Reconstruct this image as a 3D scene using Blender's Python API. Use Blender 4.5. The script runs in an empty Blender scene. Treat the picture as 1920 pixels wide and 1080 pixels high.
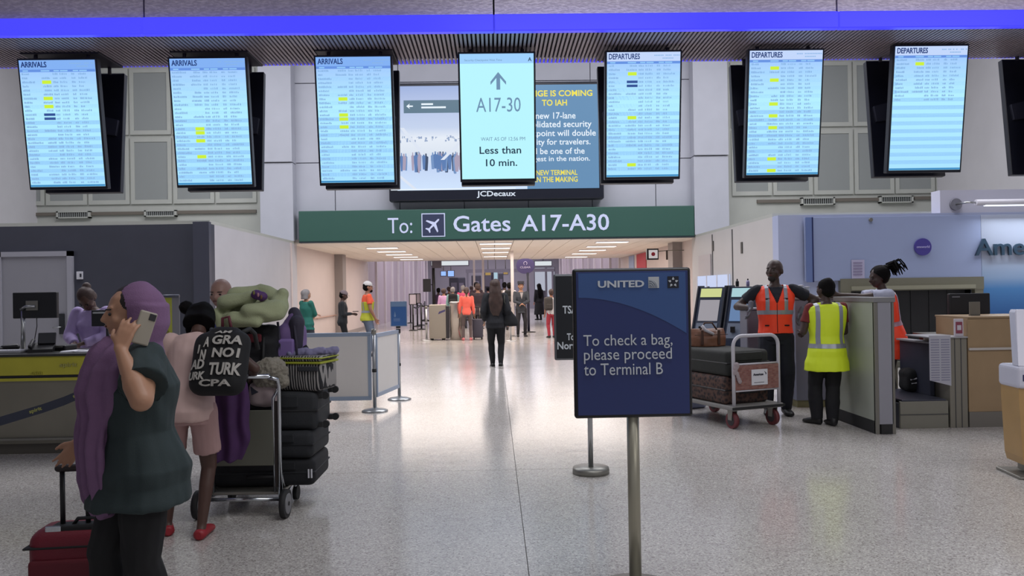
import bpy, bmesh, math, random
from mathutils import Vector, Matrix, noise, Euler
random.seed(7)
V = Vector
R = math.radians
scene = bpy.context.scene
C = scene.collection

# ------------------------------------------------------------------ camera
F = 1500.0                                   # focal length in pixels of a 1920 px wide frame
CAM = V((0, 0, 1.5))
yaw, pitch, roll = math.atan(34 / F), math.atan(4.6 / F), R(0.95)
fw = V((math.sin(yaw) * math.cos(pitch), math.cos(yaw) * math.cos(pitch), math.sin(pitch)))
rt = fw.cross(V((0, 0, 1))).normalized()
upv = rt.cross(fw)
rt2 = rt * math.cos(roll) - upv * math.sin(roll)
up2 = upv * math.cos(roll) + rt * math.sin(roll)
cam_data = bpy.data.cameras.new('camera')
cam = bpy.data.objects.new('camera', cam_data)
C.objects.link(cam)
cam_data.sensor_width = 36
cam_data.lens = 36 * F / 1920
cam_data.clip_start = 0.05
cam_data.clip_end = 300
m = Matrix((rt2, up2, -fw)).transposed().to_4x4()
m.translation = CAM
cam.matrix_world = m
scene.camera = cam

# ------------------------------------------------------------------ world and exposure
world = bpy.data.worlds.new('world')
scene.world = world
world.use_nodes = True
world.node_tree.nodes['Background'].inputs[0].default_value = (0.80, 0.80, 0.86, 1)
world.node_tree.nodes['Background'].inputs[1].default_value = 0.26
scene.view_settings.view_transform = 'Standard'
scene.view_settings.look = 'None'
scene.view_settings.gamma = 1
scene.view_settings.exposure = 0.32
scene.view_settings.use_curve_mapping = False

def area(name, loc, size, power, color=(1, 1, 1), rot=(0, 0, 0), sy=None):
    l = bpy.data.lights.new(name, 'AREA')
    l.energy = power
    l.color = color
    l.size = size
    if sy:
        l.shape = 'RECTANGLE'
        l.size_y = sy
    o = bpy.data.objects.new(name, l)
    o.location = loc
    o.rotation_euler = rot
    C.objects.link(o)
    return o

# ceiling lamps: the tall hall behind the display bulkhead, added unseen fill over the low lobby at the camera, the gate corridor
for x in (-6, 0, 6):
    area('hall_lamp', (x, 15.0, 8.8), 4.5, 370, (0.95, 0.95, 1.0), sy=6)
for x in (-7, 7):
    area('hall_lamp', (x, 10.5, 8.8), 3.0, 150, (0.95, 0.96, 1.0), sy=3)
area('lobby_fill', (-4.5, 3.4, 4.9), 3, 14, (1, 0.97, 0.95), sy=2)  # added fill lights, weaker on this side to keep the left foreground dark
area('lobby_fill', (1.0, 3.4, 4.9), 3, 75, (0.95, 0.97, 1.0), sy=2)
area('lobby_fill', (5.5, 3.4, 4.9), 3, 75, (1, 0.97, 0.95), sy=2)
area('lobby_fill', (4.5, -2.0, 4.9), 6, 85, (1, 0.97, 0.95), sy=3)
for y in (24, 30):
    area('corridor_lamp', (0, y, 2.74), 8.5, 215, (1.0, 0.90, 0.83), sy=4)
for y in (40, 50, 60):
    area('checkpoint_lamp', (0, y, 5.3), 8, 380, (0.92, 0.88, 1.0), sy=6)

# ------------------------------------------------------------------ projection helpers (pixels of the 1920x1080 frame)
def ray(px, py):
    return fw + rt2 * ((px - 960) / F) - up2 * ((py - 540) / F)
def W(px, py, D):
    """point on the plane y = D"""
    d = ray(px, py)
    return CAM + d * (D / d.y)
def G(px, py):
    """point on the floor"""
    d = ray(px, py)
    return CAM + d * (-CAM.z / d.z)
def XP(px, D, py=545):
    return W(px, py, D).x
def ZP(py, D, px=926):
    return W(px, py, D).z

# ------------------------------------------------------------------ materials
def lin(c):
    return tuple((v / 255 / 12.92) if v / 255 <= 0.04045 else ((v / 255 + 0.055) / 1.055) ** 2.4 for v in c)
_mats = {}
def mat(name, col=(128, 128, 128), rough=0.6, metal=0.0, emit=None, es=1.0, var=0.0, vscale=20, bump=0.0, bscale=60, alpha=1.0, spec=0.5, trans=0.0, coat=0.0):
    if name in _mats:
        return _mats[name]
    m = bpy.data.materials.new(name)
    m.use_nodes = True
    nt = m.node_tree
    b = nt.nodes['Principled BSDF']
    c = lin(col) + (1,)
    b.inputs['Base Color'].default_value = c
    b.inputs['Roughness'].default_value = rough
    b.inputs['Metallic'].default_value = metal
    b.inputs['Specular IOR Level'].default_value = spec
    b.inputs['Coat Weight'].default_value = coat
    b.inputs['Transmission Weight'].default_value = trans
    b.inputs['Alpha'].default_value = alpha
    if emit:
        b.inputs['Emission Color'].default_value = lin(emit) + (1,)
        b.inputs['Emission Strength'].default_value = es
    if var > 0 or bump > 0:
        tc = nt.nodes.new('ShaderNodeTexCoord')
        n = nt.nodes.new('ShaderNodeTexNoise')
        n.inputs['Scale'].default_value = vscale
        n.inputs['Detail'].default_value = 4
        nt.links.new(tc.outputs['Object'], n.inputs['Vector'])
        if var > 0:
            r = nt.nodes.new('ShaderNodeValToRGB')
            r.color_ramp.elements[0].position = 0.3
            r.color_ramp.elements[1].position = 0.7
            r.color_ramp.elements[0].color = tuple(max(0, v * (1 - var)) for v in c[:3]) + (1,)
            r.color_ramp.elements[1].color = tuple(min(1, v * (1 + var)) for v in c[:3]) + (1,)
            nt.links.new(n.outputs['Fac'], r.inputs['Fac'])
            nt.links.new(r.outputs['Color'], b.inputs['Base Color'])
        if bump > 0:
            n2 = nt.nodes.new('ShaderNodeTexNoise')
            n2.inputs['Scale'].default_value = bscale
            n2.inputs['Detail'].default_value = 3
            nt.links.new(tc.outputs['Object'], n2.inputs['Vector'])
            bp = nt.nodes.new('ShaderNodeBump')
            bp.inputs['Strength'].default_value = bump
            bp.inputs['Distance'].default_value = 0.01
            nt.links.new(n2.outputs['Fac'], bp.inputs['Height'])
            nt.links.new(bp.outputs['Normal'], b.inputs['Normal'])
    _mats[name] = m
    return m
def glow(name, col, es=1.0):
    """something that gives off light itself (screens, lamps)"""
    return mat(name, (5, 5, 5), 0.3, emit=col, es=es * 0.8, spec=0.2)

# ------------------------------------------------------------------ object helpers
def link(o, parent=None):
    C.objects.link(o)
    if parent is not None:
        o.parent = parent
    return o
def tag(o, label=None, cat=None, group=None, kind=None):
    if label: o['label'] = label
    if cat: o['category'] = cat
    if group: o['group'] = group
    if kind: o['kind'] = kind
    return o
def empty(name, loc=(0, 0, 0), rz=0, label=None, cat=None, group=None):
    o = bpy.data.objects.new(name, None)
    o.empty_display_size = 0.1
    o.location = loc
    o.rotation_euler = (0, 0, rz)
    C.objects.link(o)
    return tag(o, label, cat, group)

class MB:
    """collects shapes; build() links them as one mesh object"""
    def __init__(s):
        s.bm = bmesh.new()
    def box(s, a, b, bev=0.0, rot=None, piv=None, seg=2):
        a, b = V(a), V(b)
        lo = V(map(min, a, b)); hi = V(map(max, a, b))
        r = bmesh.ops.create_cube(s.bm, size=1)
        vs = r['verts']
        c = (lo + hi) / 2; d = hi - lo
        for v in vs:
            v.co = V((v.co.x * d.x, v.co.y * d.y, v.co.z * d.z)) + c
        if bev > 0:
            es = list({e for v in vs for e in v.link_edges})
            rr = bmesh.ops.bevel(s.bm, geom=es + vs, offset=min(bev, min(d) * 0.49), segments=seg, affect='EDGES', profile=0.5)
            vs = list({v for f in rr['faces'] for v in f.verts} | {v for v in vs if v.is_valid})
        if rot is not None:
            M = rot.to_matrix() if isinstance(rot, Euler) else rot
            p = V(piv) if piv is not None else c
            for v in vs:
                v.co = M @ (v.co - p) + p
        return s
    def tube(s, pts, r, n=10, caps=True):
        """a round bar through the points; r is one radius or one for each point"""
        pts = [V(p) for p in pts]
        rs = r if isinstance(r, (list, tuple)) else [r] * len(pts)
        rings = []
        side = None
        for i, p in enumerate(pts):
            t = (pts[min(i + 1, len(pts) - 1)] - pts[max(i - 1, 0)])
            t = t.normalized() if t.length > 1e-9 else V((0, 0, 1))
            if side is None:
                side = t.cross(V((0, 0, 1)) if abs(t.z) < 0.9 else V((1, 0, 0))).normalized()
            else:
                side = (side - t * side.dot(t)).normalized()
            o = t.cross(side)
            rings.append([s.bm.verts.new(p + (side * math.cos(2 * math.pi * k / n) + o * math.sin(2 * math.pi * k / n)) * rs[i]) for k in range(n)])
        for a, b in zip(rings, rings[1:]):
            for k in range(n):
                f = s.bm.faces.new((a[k], a[(k + 1) % n], b[(k + 1) % n], b[k]))
                f.smooth = True
        if caps:
            s.bm.faces.new(rings[0][::-1]); s.bm.faces.new(rings[-1])
        return s
    def lathe(s, c, prof, n=24):
        """profile of (radius, z) turned about the vertical through c"""
        c = V(c)
        rings = [[s.bm.verts.new(c + V((r * math.cos(2 * math.pi * k / n), r * math.sin(2 * math.pi * k / n), z))) for k in range(n)] for r, z in prof]
        for a, b in zip(rings, rings[1:]):
            for k in range(n):
                f = s.bm.faces.new((a[k], a[(k + 1) % n], b[(k + 1) % n], b[k])); f.smooth = True
        s.bm.faces.new(rings[0][::-1]); s.bm.faces.new(rings[-1])
        return s
    def prism(s, poly, ext):
        """flat polygon (list of 3D points) pushed along ext"""
        ext = V(ext)
        a = [s.bm.verts.new(V(p)) for p in poly]
        b = [s.bm.verts.new(V(p) + ext) for p in poly]
        s.bm.faces.new(a[::-1]); s.bm.faces.new(b)
        n = len(a)
        for k in range(n):
            s.bm.faces.new((a[k], a[(k + 1) % n], b[(k + 1) % n], b[k]))
        return s
    def loft(s, rings, n=20, smooth=True):
        """rings of (centre, axis_a, axis_b) with half-size vectors"""
        rr = []
        for c, a, b in rings:
            c, a, b = V(c), V(a), V(b)
            rr.append([s.bm.verts.new(c + a * math.cos(2 * math.pi * k / n) + b * math.sin(2 * math.pi * k / n)) for k in range(n)])
        for a, b in zip(rr, rr[1:]):
            for k in range(n):
                f = s.bm.faces.new((a[k], a[(k + 1) % n], b[(k + 1) % n], b[k])); f.smooth = smooth
        s.bm.faces.new(rr[0][::-1]); s.bm.faces.new(rr[-1])
        return s
    def cap(s, p0, r0, p1, r1, n=12, k=4):
        """tapered capsule"""
        p0, p1 = V(p0), V(p1)
        t = p1 - p0
        L = t.length
        t = t.normalized() if L > 1e-9 else V((0, 0, 1))
        u = t.cross(V((0, 0, 1)) if abs(t.z) < 0.9 else V((1, 0, 0))).normalized()
        w = t.cross(u)
        rings = []
        for i in range(k + 1):
            a = math.pi / 2 * i / k
            rings.append((p0 - t * (r0 * math.cos(a)), max(1e-4, r0 * math.sin(a))))
        for i in range(k + 1):
            a = math.pi / 2 * i / k
            rings.append((p1 + t * (r1 * math.sin(a)), max(1e-4, r1 * math.cos(a))))
        s.loft([(c, u * r, w * r) for c, r in rings], n)
        return s
    def ell(s, c, r, M=None, n=14):
        """ellipsoid; M turns it"""
        c = V(c)
        M = M or Matrix.Identity(3)
        rings = []
        for i in range(n // 2 + 1):
            a = math.pi * i / (n // 2)
            z = -math.cos(a); q = max(1e-4, math.sin(a))
            rings.append((c + M @ V((0, 0, z * r[2])), M @ V((q * r[0], 0, 0)), M @ V((0, q * r[1], 0))))
        return s.loft(rings, n)
    def build(s, name, material=None, parent=None, smooth=None, loc=None):
        me = bpy.data.meshes.new(name)
        bmesh.ops.recalc_face_normals(s.bm, faces=s.bm.faces)
        s.bm.to_mesh(me); s.bm.free()
        if smooth is not None:
            for p in me.polygons: p.use_smooth = smooth
        if material: me.materials.append(material)
        o = bpy.data.objects.new(name, me)
        if loc: o.location = loc
        return link(o, parent)
    def solid(s, name, material, parent=None, vox=0.012, smooth=4, disp=None, post=None):
        """melts the collected closed shapes into one continuous skin"""
        me = bpy.data.meshes.new('tmp')
        bmesh.ops.recalc_face_normals(s.bm, faces=s.bm.faces)
        s.bm.to_mesh(me); s.bm.free()
        t = bpy.data.objects.new('tmp', me); C.objects.link(t)
        md = t.modifiers.new('r', 'REMESH'); md.mode = 'VOXEL'; md.voxel_size = vox; md.use_smooth_shade = True
        if smooth:
            ms = t.modifiers.new('s', 'SMOOTH'); ms.factor = 0.5; ms.iterations = smooth
        dg = bpy.context.evaluated_depsgraph_get()
        out = bpy.data.meshes.new_from_object(t.evaluated_get(dg))
        bpy.data.objects.remove(t); bpy.data.meshes.remove(me)
        out.name = name
        if disp:
            ns = [v.normal.copy() for v in out.vertices]
            for v, nn in zip(out.vertices, ns):
                v.co = v.co + nn * disp(v.co)
        if post:
            b = bmesh.new(); b.from_mesh(out); post(b); b.to_mesh(out); b.free()
        for p in out.polygons: p.use_smooth = True
        out.materials.clear()
        if material: out.materials.append(material)
        return link(bpy.data.objects.new(name, out), parent)

def copy_tree(o, parent=None):
    c = o.copy(); C.objects.link(c)
    c.parent = parent
    for ch in o.children:
        copy_tree(ch, c)
    return c

def text(s, rect, y, material, parent=None, name='lettering', face='-y', depth=0.003, bold=0.0, shear=0.0, rot=None):
    """lettering fitted into rect (x0, x1, z0, z1) on the local plane y, readable from -y"""
    cu = bpy.data.curves.new('tmp', 'FONT')
    cu.body = s
    cu.extrude = depth
    cu.offset = bold
    cu.shear = shear
    cu.align_x = 'LEFT'
    cu.resolution_u = 3
    t = bpy.data.objects.new('tmp', cu); C.objects.link(t)
    dg = bpy.context.evaluated_depsgraph_get()
    me = bpy.data.meshes.new_from_object(t.evaluated_get(dg))
    bpy.data.objects.remove(t)
    xs = [v.co.x for v in me.vertices]; ys = [v.co.y for v in me.vertices]
    a, b, c, d = min(xs), max(xs), min(ys), max(ys)
    x0, x1, z0, z1 = rect
    for v in me.vertices:
        v.co = V((x0 + (v.co.x - a) / (b - a) * (x1 - x0), y - v.co.z if face == '-y' else y + v.co.z, z0 + (v.co.y - c) / (d - c) * (z1 - z0)))
    if rot is not None:
        for v in me.vertices:
            v.co = rot @ v.co
    me.materials.clear(); me.materials.append(material)
    me.name = name
    return link(bpy.data.objects.new(name, me), parent)

def prect(px0, px1, py0, py1, D):
    """pixel rectangle -> (x0, x1, z0, z1) on plane y = D"""
    pm = (px0 + px1) / 2; qm = (py0 + py1) / 2
    return (W(px0, qm, D).x, W(px1, qm, D).x, W(pm, py1, D).z, W(pm, py0, D).z)
def hb(px0, px1, py0, py1, D, th, mb=None, bev=0.0):
    """box whose front face covers a pixel rectangle on plane y = D"""
    x0, x1, z0, z1 = prect(px0, px1, py0, py1, D)
    return (mb or MB()).box((x0, D, z0), (x1, D + th, z1), bev)
# ------------------------------------------------------------------ people
def ik(a, t, l1, l2, hint):
    a, t, hint = V(a), V(t), V(hint)
    d = t - a
    L = min(d.length, (l1 + l2) * 0.995)
    u = d.normalized()
    t = a + u * L
    q = (l1 * l1 - l2 * l2 + L * L) / (2 * L)
    h = math.sqrt(max(0, l1 * l1 - q * q))
    hp = hint - u * hint.dot(u)
    hp = hp.normalized() if hp.length > 1e-6 else u.cross(V((1, 0, 0))).normalized()
    return a + u * q + hp * h, t

def add_hand(mb, wr, d, thumb, H, curl=0.5, spread=0.0, side=1, fr=1.0):
    """palm of four metacarpals, four unequal bent fingers and a side thumb. d: wrist to knuckles, thumb: thumb-side axis"""
    d = V(d).normalized()
    a = V(thumb); a = (a - d * a.dot(d)).normalized()
    n = d.cross(a) * side            # towards the palm
    P = 0.050 * H
    lens = (0.040, 0.045, 0.042, 0.033)
    for i in range(4):
        off = a * H * (0.0175 - 0.0115 * i)
        base = wr + a * H * (0.009 - 0.006 * i)
        kn = wr + d * P * (1.0 - 0.05 * abs(i - 1)) + off
        mb.cap(base, 0.0098 * H, kn, 0.0066 * H * fr, 8, 3)
        p = kn; dirv = (d + a * spread * (1.2 - i) * 0.25).normalized()
        ang = 0
        for j, f in enumerate((0.45, 0.32, 0.26)):
            ang = curl * (0.6, 1.0, 0.8)[j]
            dirv = (dirv * math.cos(ang) + n * math.sin(ang)).normalized()
            n = (n - dirv * n.dot(dirv)).normalized()
            q = p + dirv * lens[i] * H * f
            mb.cap(p, (0.0058 - 0.0005 * j) * H * fr, q, (0.0053 - 0.0006 * j) * H * fr, 8, 2)
            p = q
        n = d.cross(a) * side
    p = wr + d * P * 0.3 + a * 0.012 * H
    t1 = p + (d * 0.6 + a * 0.75 + n * 0.15).normalized() * 0.026 * H
    t2 = t1 + (d * 0.9 + a * 0.25 + n * 0.35).normalized() * 0.022 * H
    mb.cap(p, 0.0095 * H, t1, 0.0068 * H, 8, 3)
    mb.cap(t1, 0.0068 * H, t2, 0.0054 * H, 8, 3)

class Person:
    def __init__(s, label, loc, yaw, H=1.7, skin=None, fat=1.0, lean=0.0, side=0.0, pelvis=(0, 0, 0), hands=None, hints=None, feet=None, toe=(8, -8),
                 head=(0, 0), vox=0.010, woman=False, curl=0.5, thumbs=None, group=None, gloves=None, spread=0.0, hdirs=None, face=True, twist=0.0):
        s.H = H; s.vox = vox; s.fat = fat; s.label = label
        s.root = empty('person', (loc[0], loc[1], 0), R(yaw), label, 'person', group)
        s.P = V((pelvis[0], pelvis[1], 0.53 + pelvis[2])) * H
        M = Matrix.Rotation(-R(lean), 3, 'X') @ Matrix.Rotation(R(side), 3, 'Y') @ Matrix.Rotation(R(twist), 3, 'Z')
        s.M = M
        s.K = K = H * 1.12           # head scale
        s.woman = woman
        T = s.T
        sw = 0.098 if woman else 0.108
        s.sh = {-1: T(-sw, 0, .275), 1: T(sw, 0, .275)}
        Pm = V((pelvis[0], pelvis[1], pelvis[2])) * H
        s.hip = {-1: V((-.052, 0, .50)) * H + Pm, 1: V((.052, 0, .50)) * H + Pm}
        hands = hands or {}
        hints = hints or {}
        feet = feet or {}
        s.wr = {}; s.el = {}; s.kn = {}; s.an = {}; s.hd = {}
        mb = MB()
        for k in (-1, 1):
            t = V(hands.get(k, (k * .135, .03, .475 + pelvis[2]))) * H
            s.el[k], s.wr[k] = ik(s.sh[k], t, .17 * H, .155 * H, hints.get(k, (k * .6, -1, -.2)))
            ft = V(feet.get(k, (k * .055, 0, .045))) * H
            s.kn[k], s.an[k] = ik(s.hip[k], ft, .235 * H, .232 * H, (k * .15, 1, 0))
            # arm
            f = fat
            mb.cap(s.sh[k], .028 * H * f, s.el[k], .022 * H * f)
            mid = s.el[k].lerp(s.wr[k], .3)
            mb.cap(s.el[k], .021 * H * f, mid, .0225 * H * f)
            mb.cap(mid, .0215 * H * f, s.wr[k], .0145 * H)
            dv = (s.wr[k] - s.el[k]).normalized()
            if hdirs and k in hdirs: dv = V(hdirs[k]).normalized()
            th = V((thumbs or {}).get(k, (0, 1, 0.2)))
            s.hd[k] = dv
            gl = MB() if gloves else None
            add_hand(gl if gloves else mb, s.wr[k], dv, th, H, curl, spread, side=k)
            if gloves:
                gl.cap(s.wr[k], .0175 * H, s.wr[k] - dv * .03 * H, .0175 * H)
                gl.solid('glove', gloves, s.root, vox * .8, 2)
            # leg
            mb.cap(s.hip[k], .050 * H * f, s.kn[k], .032 * H * f)
            mid = s.kn[k].lerp(s.an[k], .33)
            back = V((0, -.006 * H, 0))
            mb.cap(s.kn[k], .030 * H * f, mid + back, .029 * H * f)
            mb.cap(mid + back, .029 * H * f, s.an[k], .018 * H)
            ty = R(toe[0] if k < 0 else toe[1])
            fd = V((math.sin(ty) if k > 0 else math.sin(ty), math.cos(ty), 0))
            fd = V((-math.sin(ty), math.cos(ty), 0))
            s.hd[('f', k)] = fd
            z0 = s.an[k].z - .045 * H
            hl = V((s.an[k].x, s.an[k].y, z0 + .018 * H)) - fd * .022 * H
            mb.cap(s.an[k], .019 * H, hl, .016 * H)
            mb.cap(hl, .016 * H, hl + fd * .09 * H - V((0, 0, .006 * H)), .015 * H)
            mb.cap(hl + fd * .09 * H - V((0, 0, .006 * H)), .016 * H, hl + fd * .115 * H - V((0, 0, .008 * H)), .011 * H)
        s.torso(mb, 1.0, 0.0, -.06, .31)
        # neck and head
        hb_ = T(0, .004, .345)
        mb.cap(T(0, 0, .285), .034 * H, hb_, .029 * H)
        Mh = M @ Matrix.Rotation(R(head[0]), 3, 'Z') @ Matrix.Rotation(-R(head[1]), 3, 'X')
        s.Mh = Mh; s.hb = hb_
        h = s.h
        H = K
        mb.ell(h(0, -.004, .060), (.0445 * H, .054 * H, .0535 * H), Mh, 18)
        mb.ell(h(0, .018, .035), (.037 * H, .038 * H, .043 * H), Mh, 16)
        mb.ell(h(0, .028, .008), (.022 * H, .022 * H, .018 * H), Mh)
        if face:
            mb.cap(h(0, .052, .052), .005 * H, h(0, .060, .034), .0072 * H, 8, 3)
            mb.ell(h(0, .055, .0325), (.0105 * H, .007 * H, .0055 * H), Mh, 10)
            mb.cap(h(-.022, .044, .062), .006 * H, h(.022, .044, .062), .006 * H, 8, 3)
            mb.cap(h(-.010, .051, .0185), .0046 * H, h(.010, .051, .0185), .0046 * H, 8, 3)
            for k in (-1, 1):
                mb.ell(h(k * .044, -.006, .042), (.006 * H, .011 * H, .017 * H), Mh, 10)
                mb.ell(h(k * .024, .036, .034), (.013 * H, .012 * H, .013 * H), Mh, 10)
        s.body = mb.solid('body', skin, s.root, vox, 3)
        if face:
            for k in (-1, 1):
                e = MB().ell(h(k * .0185, .0475, .0475), (.0068 * H, .0040 * H, .0040 * H), Mh, 12).build('eye', mat('eye_dark', (28, 22, 20), 0.25), s.root)
                MB().cap(h(k * .010, .0525, .0585), .0016 * H, h(k * .028, .0465, .0590), .0014 * H, 8, 2).build('eyebrow', mat('brow', (24, 18, 16), .8), s.root)
            MB().cap(h(-.010, .0548, .0185), .0026 * H, h(.010, .0548, .0185), .0026 * H, 8, 2).build('lips', mat('lip_' + skin.name, (96, 50, 46), .5), s.root)
    def T(s, u, v, w):
        return s.P + s.M @ (V((u, v, w)) * s.H)
    def h(s, u, v, w):
        return s.hb + s.Mh @ (V((u, v, w)) * s.K)
    def rings(s, grow, add, w0, w1, flare=0.0):
        f = s.fat
        wmn = s.woman
        prof = [(-.40, .086, .064, 0), (-.20, .088, .068, 0), (-.10, .090, .070, 0), (-.06, .084, .064, -.004), (-.02, (.092 if wmn else .084), .072, -.004), (.03, .084 if wmn else .080, .064, 0),
                (.08, .070 if wmn else .076, .058, .004), (.15, .080 if wmn else .086, .064, .004), (.20, .088 if wmn else .094, .070 if wmn else .066, .006), (.25, .092 if wmn else .102, .058, 0),
                (.28, .080 if wmn else .092, .046, -.003), (.295, .052, .038, 0), (.31, .034, .034, 0)]
        out = []
        def at(w):
            for a, b in zip(prof, prof[1:]):
                if a[0] <= w <= b[0]:
                    t = (w - a[0]) / (b[0] - a[0])
                    return [a[i] + (b[i] - a[i]) * t for i in range(4)]
            return prof[-1] if w > prof[-1][0] else prof[0]
        ws = [w0] + [p[0] for p in prof if w0 < p[0] < w1] + [w1]
        for w in ws:
            _, rx, ry, oy = at(w)
            ff = f if w < .24 else 1 + (f - 1) * .35
            fl = flare * max(0, (.02 - w)) if w < .02 else 0
            c = s.T(0, oy, w) if w >= 0 else s.T(0, 0, 0) + V((0, oy, w)) * s.H
            Mx = s.M if w >= 0 else Matrix.Rotation(math.atan2(s.M[1][0], s.M[0][0]), 3, 'Z')
            out.append((c, Mx @ V(((rx * ff * grow + add + fl) * s.H, 0, 0)), Mx @ V((0, (ry * ff * grow + add + fl) * s.H, 0))))
        return out
    def torso(s, mb, grow, add, w0, w1, flare=0.0):
        mb.loft(s.rings(grow, add, w0, w1, flare), 24)
        if s.woman and w1 > .22:
            for k in (-1, 1):
                mb.ell(s.T(k * .042, .046, .195), ((.034 * s.fat + add) * s.H, (.030 * s.fat + add) * s.H, (.034 * s.fat + add) * s.H), s.M)
    def shirt(s, m, sleeve='short', hem=-.05, add=.008, name='shirt', flare=0.0, collar=.295, vox=None, disp=None, loose=1.0):
        mb = MB(); H = s.H
        s.torso(mb, 1.02, add, hem, collar, flare)
        for k in (-1, 1):
            r = .033 * H * s.fat * loose + add * .3 * H
            if sleeve == 'none': continue
            mb.cap(s.sh[k], r, s.sh[k].lerp(s.el[k], .3), r * .98)
            if sleeve == 'short':
                e = s.sh[k].lerp(s.el[k], .62)
                mb.loft([(s.sh[k], *s._perp(s.el[k] - s.sh[k], r)), (e, *s._perp(s.el[k] - s.sh[k], r * 1.05))], 14)
            elif sleeve == 'threeq':
                mb.loft([(s.sh[k], *s._perp(s.el[k] - s.sh[k], r)), (s.sh[k].lerp(s.el[k], .70), *s._perp(s.el[k] - s.sh[k], r * 1.15))], 14)
            elif sleeve == 'elbow':
                mb.loft([(s.sh[k], *s._perp(s.el[k] - s.sh[k], r)), (s.sh[k].lerp(s.el[k], .92), *s._perp(s.el[k] - s.sh[k], r * 1.12))], 14)
            else:
                mb.cap(s.sh[k], r, s.el[k], r * .86)
                e = s.el[k].lerp(s.wr[k], .93)
                mb.cap(s.el[k], r * .86, s.el[k].lerp(s.wr[k], .5), r * .78)
                mb.loft([(s.el[k], *s._perp(s.wr[k] - s.el[k], r * .84)), (e, *s._perp(s.wr[k] - s.el[k], r * .64))], 12)
        return mb.solid(name, m, s.root, vox or s.vox, 3, disp or s.folds(.006))
    def folds(s, amp, sc=9):
        H = s.H
        def f(p):
            return amp * H * noise.noise(V((p.x * sc, p.y * sc, p.z * sc * .45))) + amp * .5 * H * noise.noise(V((p.x * sc * 2.3, p.y * sc * 2.3, p.z * sc * 1.4 + 5)))
        return f
    def _perp(s, d, r):
        d = d.normalized()
        u = d.cross(V((0, 0, 1)) if abs(d.z) < .9 else V((1, 0, 0))).normalized()
        w = d.cross(u)
        return u * r, w * r
    def trousers(s, m, kind='long', slim=1.0, name='trousers', flare=1.0, top=.05):
        mb = MB(); H = s.H; f = s.fat
        mb.loft(s.rings(1.03, .003, -.075, top), 20)
        for k in (-1, 1):
            a, b, c = s.hip[k], s.kn[k], s.an[k]
            if kind == 'long':
                mb.cap(a, .056 * H * f, b, .040 * H * f * slim)
                mb.cap(b, .039 * H * f * slim, b.lerp(c, .35) + V((0, -.005 * H, 0)), max(.0345, .037 * slim) * H * f)
                e = c + V((0, 0, -.010 * H))
                mb.loft([(b, *s._perp(c - b, .037 * H * f * slim)), (b.lerp(c, .5), *s._perp(c - b, max(.034, .034 * slim * flare) * H * f)), (e, *s._perp(c - b, max(.026, .030 * slim * flare) * H))], 14)
            else:
                q = a.lerp(b, .72)
                mb.cap(a, .057 * H * f, a.lerp(b, .4), .054 * H * f)
                mb.loft([(a, *s._perp(b - a, .056 * H * f)), (q, *s._perp(b - a, .052 * H * f))], 16)
        return mb.solid(name, m, s.root, s.vox, 3, s.folds(.004, 11))
    def shoes(s, m, sole=None, h=1.0):
        H = s.H
        for k in (-1, 1):
            mb = MB(); fd = s.hd[('f', k)]
            z0 = s.an[k].z - .045 * H
            b = V((s.an[k].x, s.an[k].y, z0))
            sd = V((fd.y, -fd.x, 0))
            Z = V((0, 0, 1))
            mb.loft([(b - fd * .040 * H + Z * .020 * H, sd * .010 * H, Z * .014 * H), (b - fd * .030 * H + Z * .026 * H * h, sd * .023 * H, Z * .026 * H * h), (b + Z * .027 * H * h, sd * .025 * H, Z * .027 * H * h),
                     (b + fd * .04 * H + Z * .022 * H, sd * .026 * H, Z * .022 * H), (b + fd * .08 * H + Z * .017 * H, sd * .029 * H, Z * .016 * H), (b + fd * .105 * H + Z * .014 * H, sd * .022 * H, Z * .013 * H), (b + fd * .115 * H + Z * .012 * H, sd * .008 * H, Z * .008 * H)], 14)
            o = mb.build('shoe', m, s.root)
            if sole:
                mb = MB()
                pts = []
                for t, w in ((-.042, .010), (-.034, .023), (0, .026), (.05, .028), (.085, .031), (.108, .024), (.119, .009)):
                    pts.append((t, w))
                poly = [b + fd * t * H + sd * w * H for t, w in pts] + [b + fd * t * H - sd * w * H for t, w in reversed(pts)]
                mb.prism(poly, (0, 0, .011 * H)).build('sole', sole, o)
    def hair(s, style, m, name='hair'):
        H = s.K; h = s.h; mb = MB(); Mh = s.Mh
        if style != 'dome':
            mb.ell(h(0, -.010, .066), (.0485 * H, .0545 * H, .0525 * H), Mh, 18)
            mb.ell(h(0, -.020, .040), (.046 * H, .042 * H, .040 * H), Mh, 16)
        if style == 'short_grey':
            mb.ell(h(0, -.012, .060), (.055 * H, .058 * H, .058 * H), Mh, 18)
        if style == 'afro':
            mb.ell(h(0, -.012, .062), (.056 * H, .060 * H, .058 * H), Mh, 18)
        if style == 'bob':
            mb.ell(h(0, -.014, .060), (.054 * H, .060 * H, .058 * H), Mh, 18)
            mb.loft([(h(0, -.020, .06), Mh @ V((.054, 0, 0)) * H, Mh @ V((0, .044, 0)) * H), (h(0, -.024, -.01), Mh @ V((.056, 0, 0)) * H, Mh @ V((0, .040, 0)) * H)], 18)
        if style == 'ponytail':
            mb.cap(h(0, -.058, .07), .014 * H, h(0, -.075, .02), .016 * H)
            mb.cap(h(0, -.075, .02), .016 * H, h(0, -.062, -.05), .007 * H)
        if style == 'bun':
            mb.ell(h(0, -.062, .085), (.026 * H, .024 * H, .024 * H), Mh)
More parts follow.
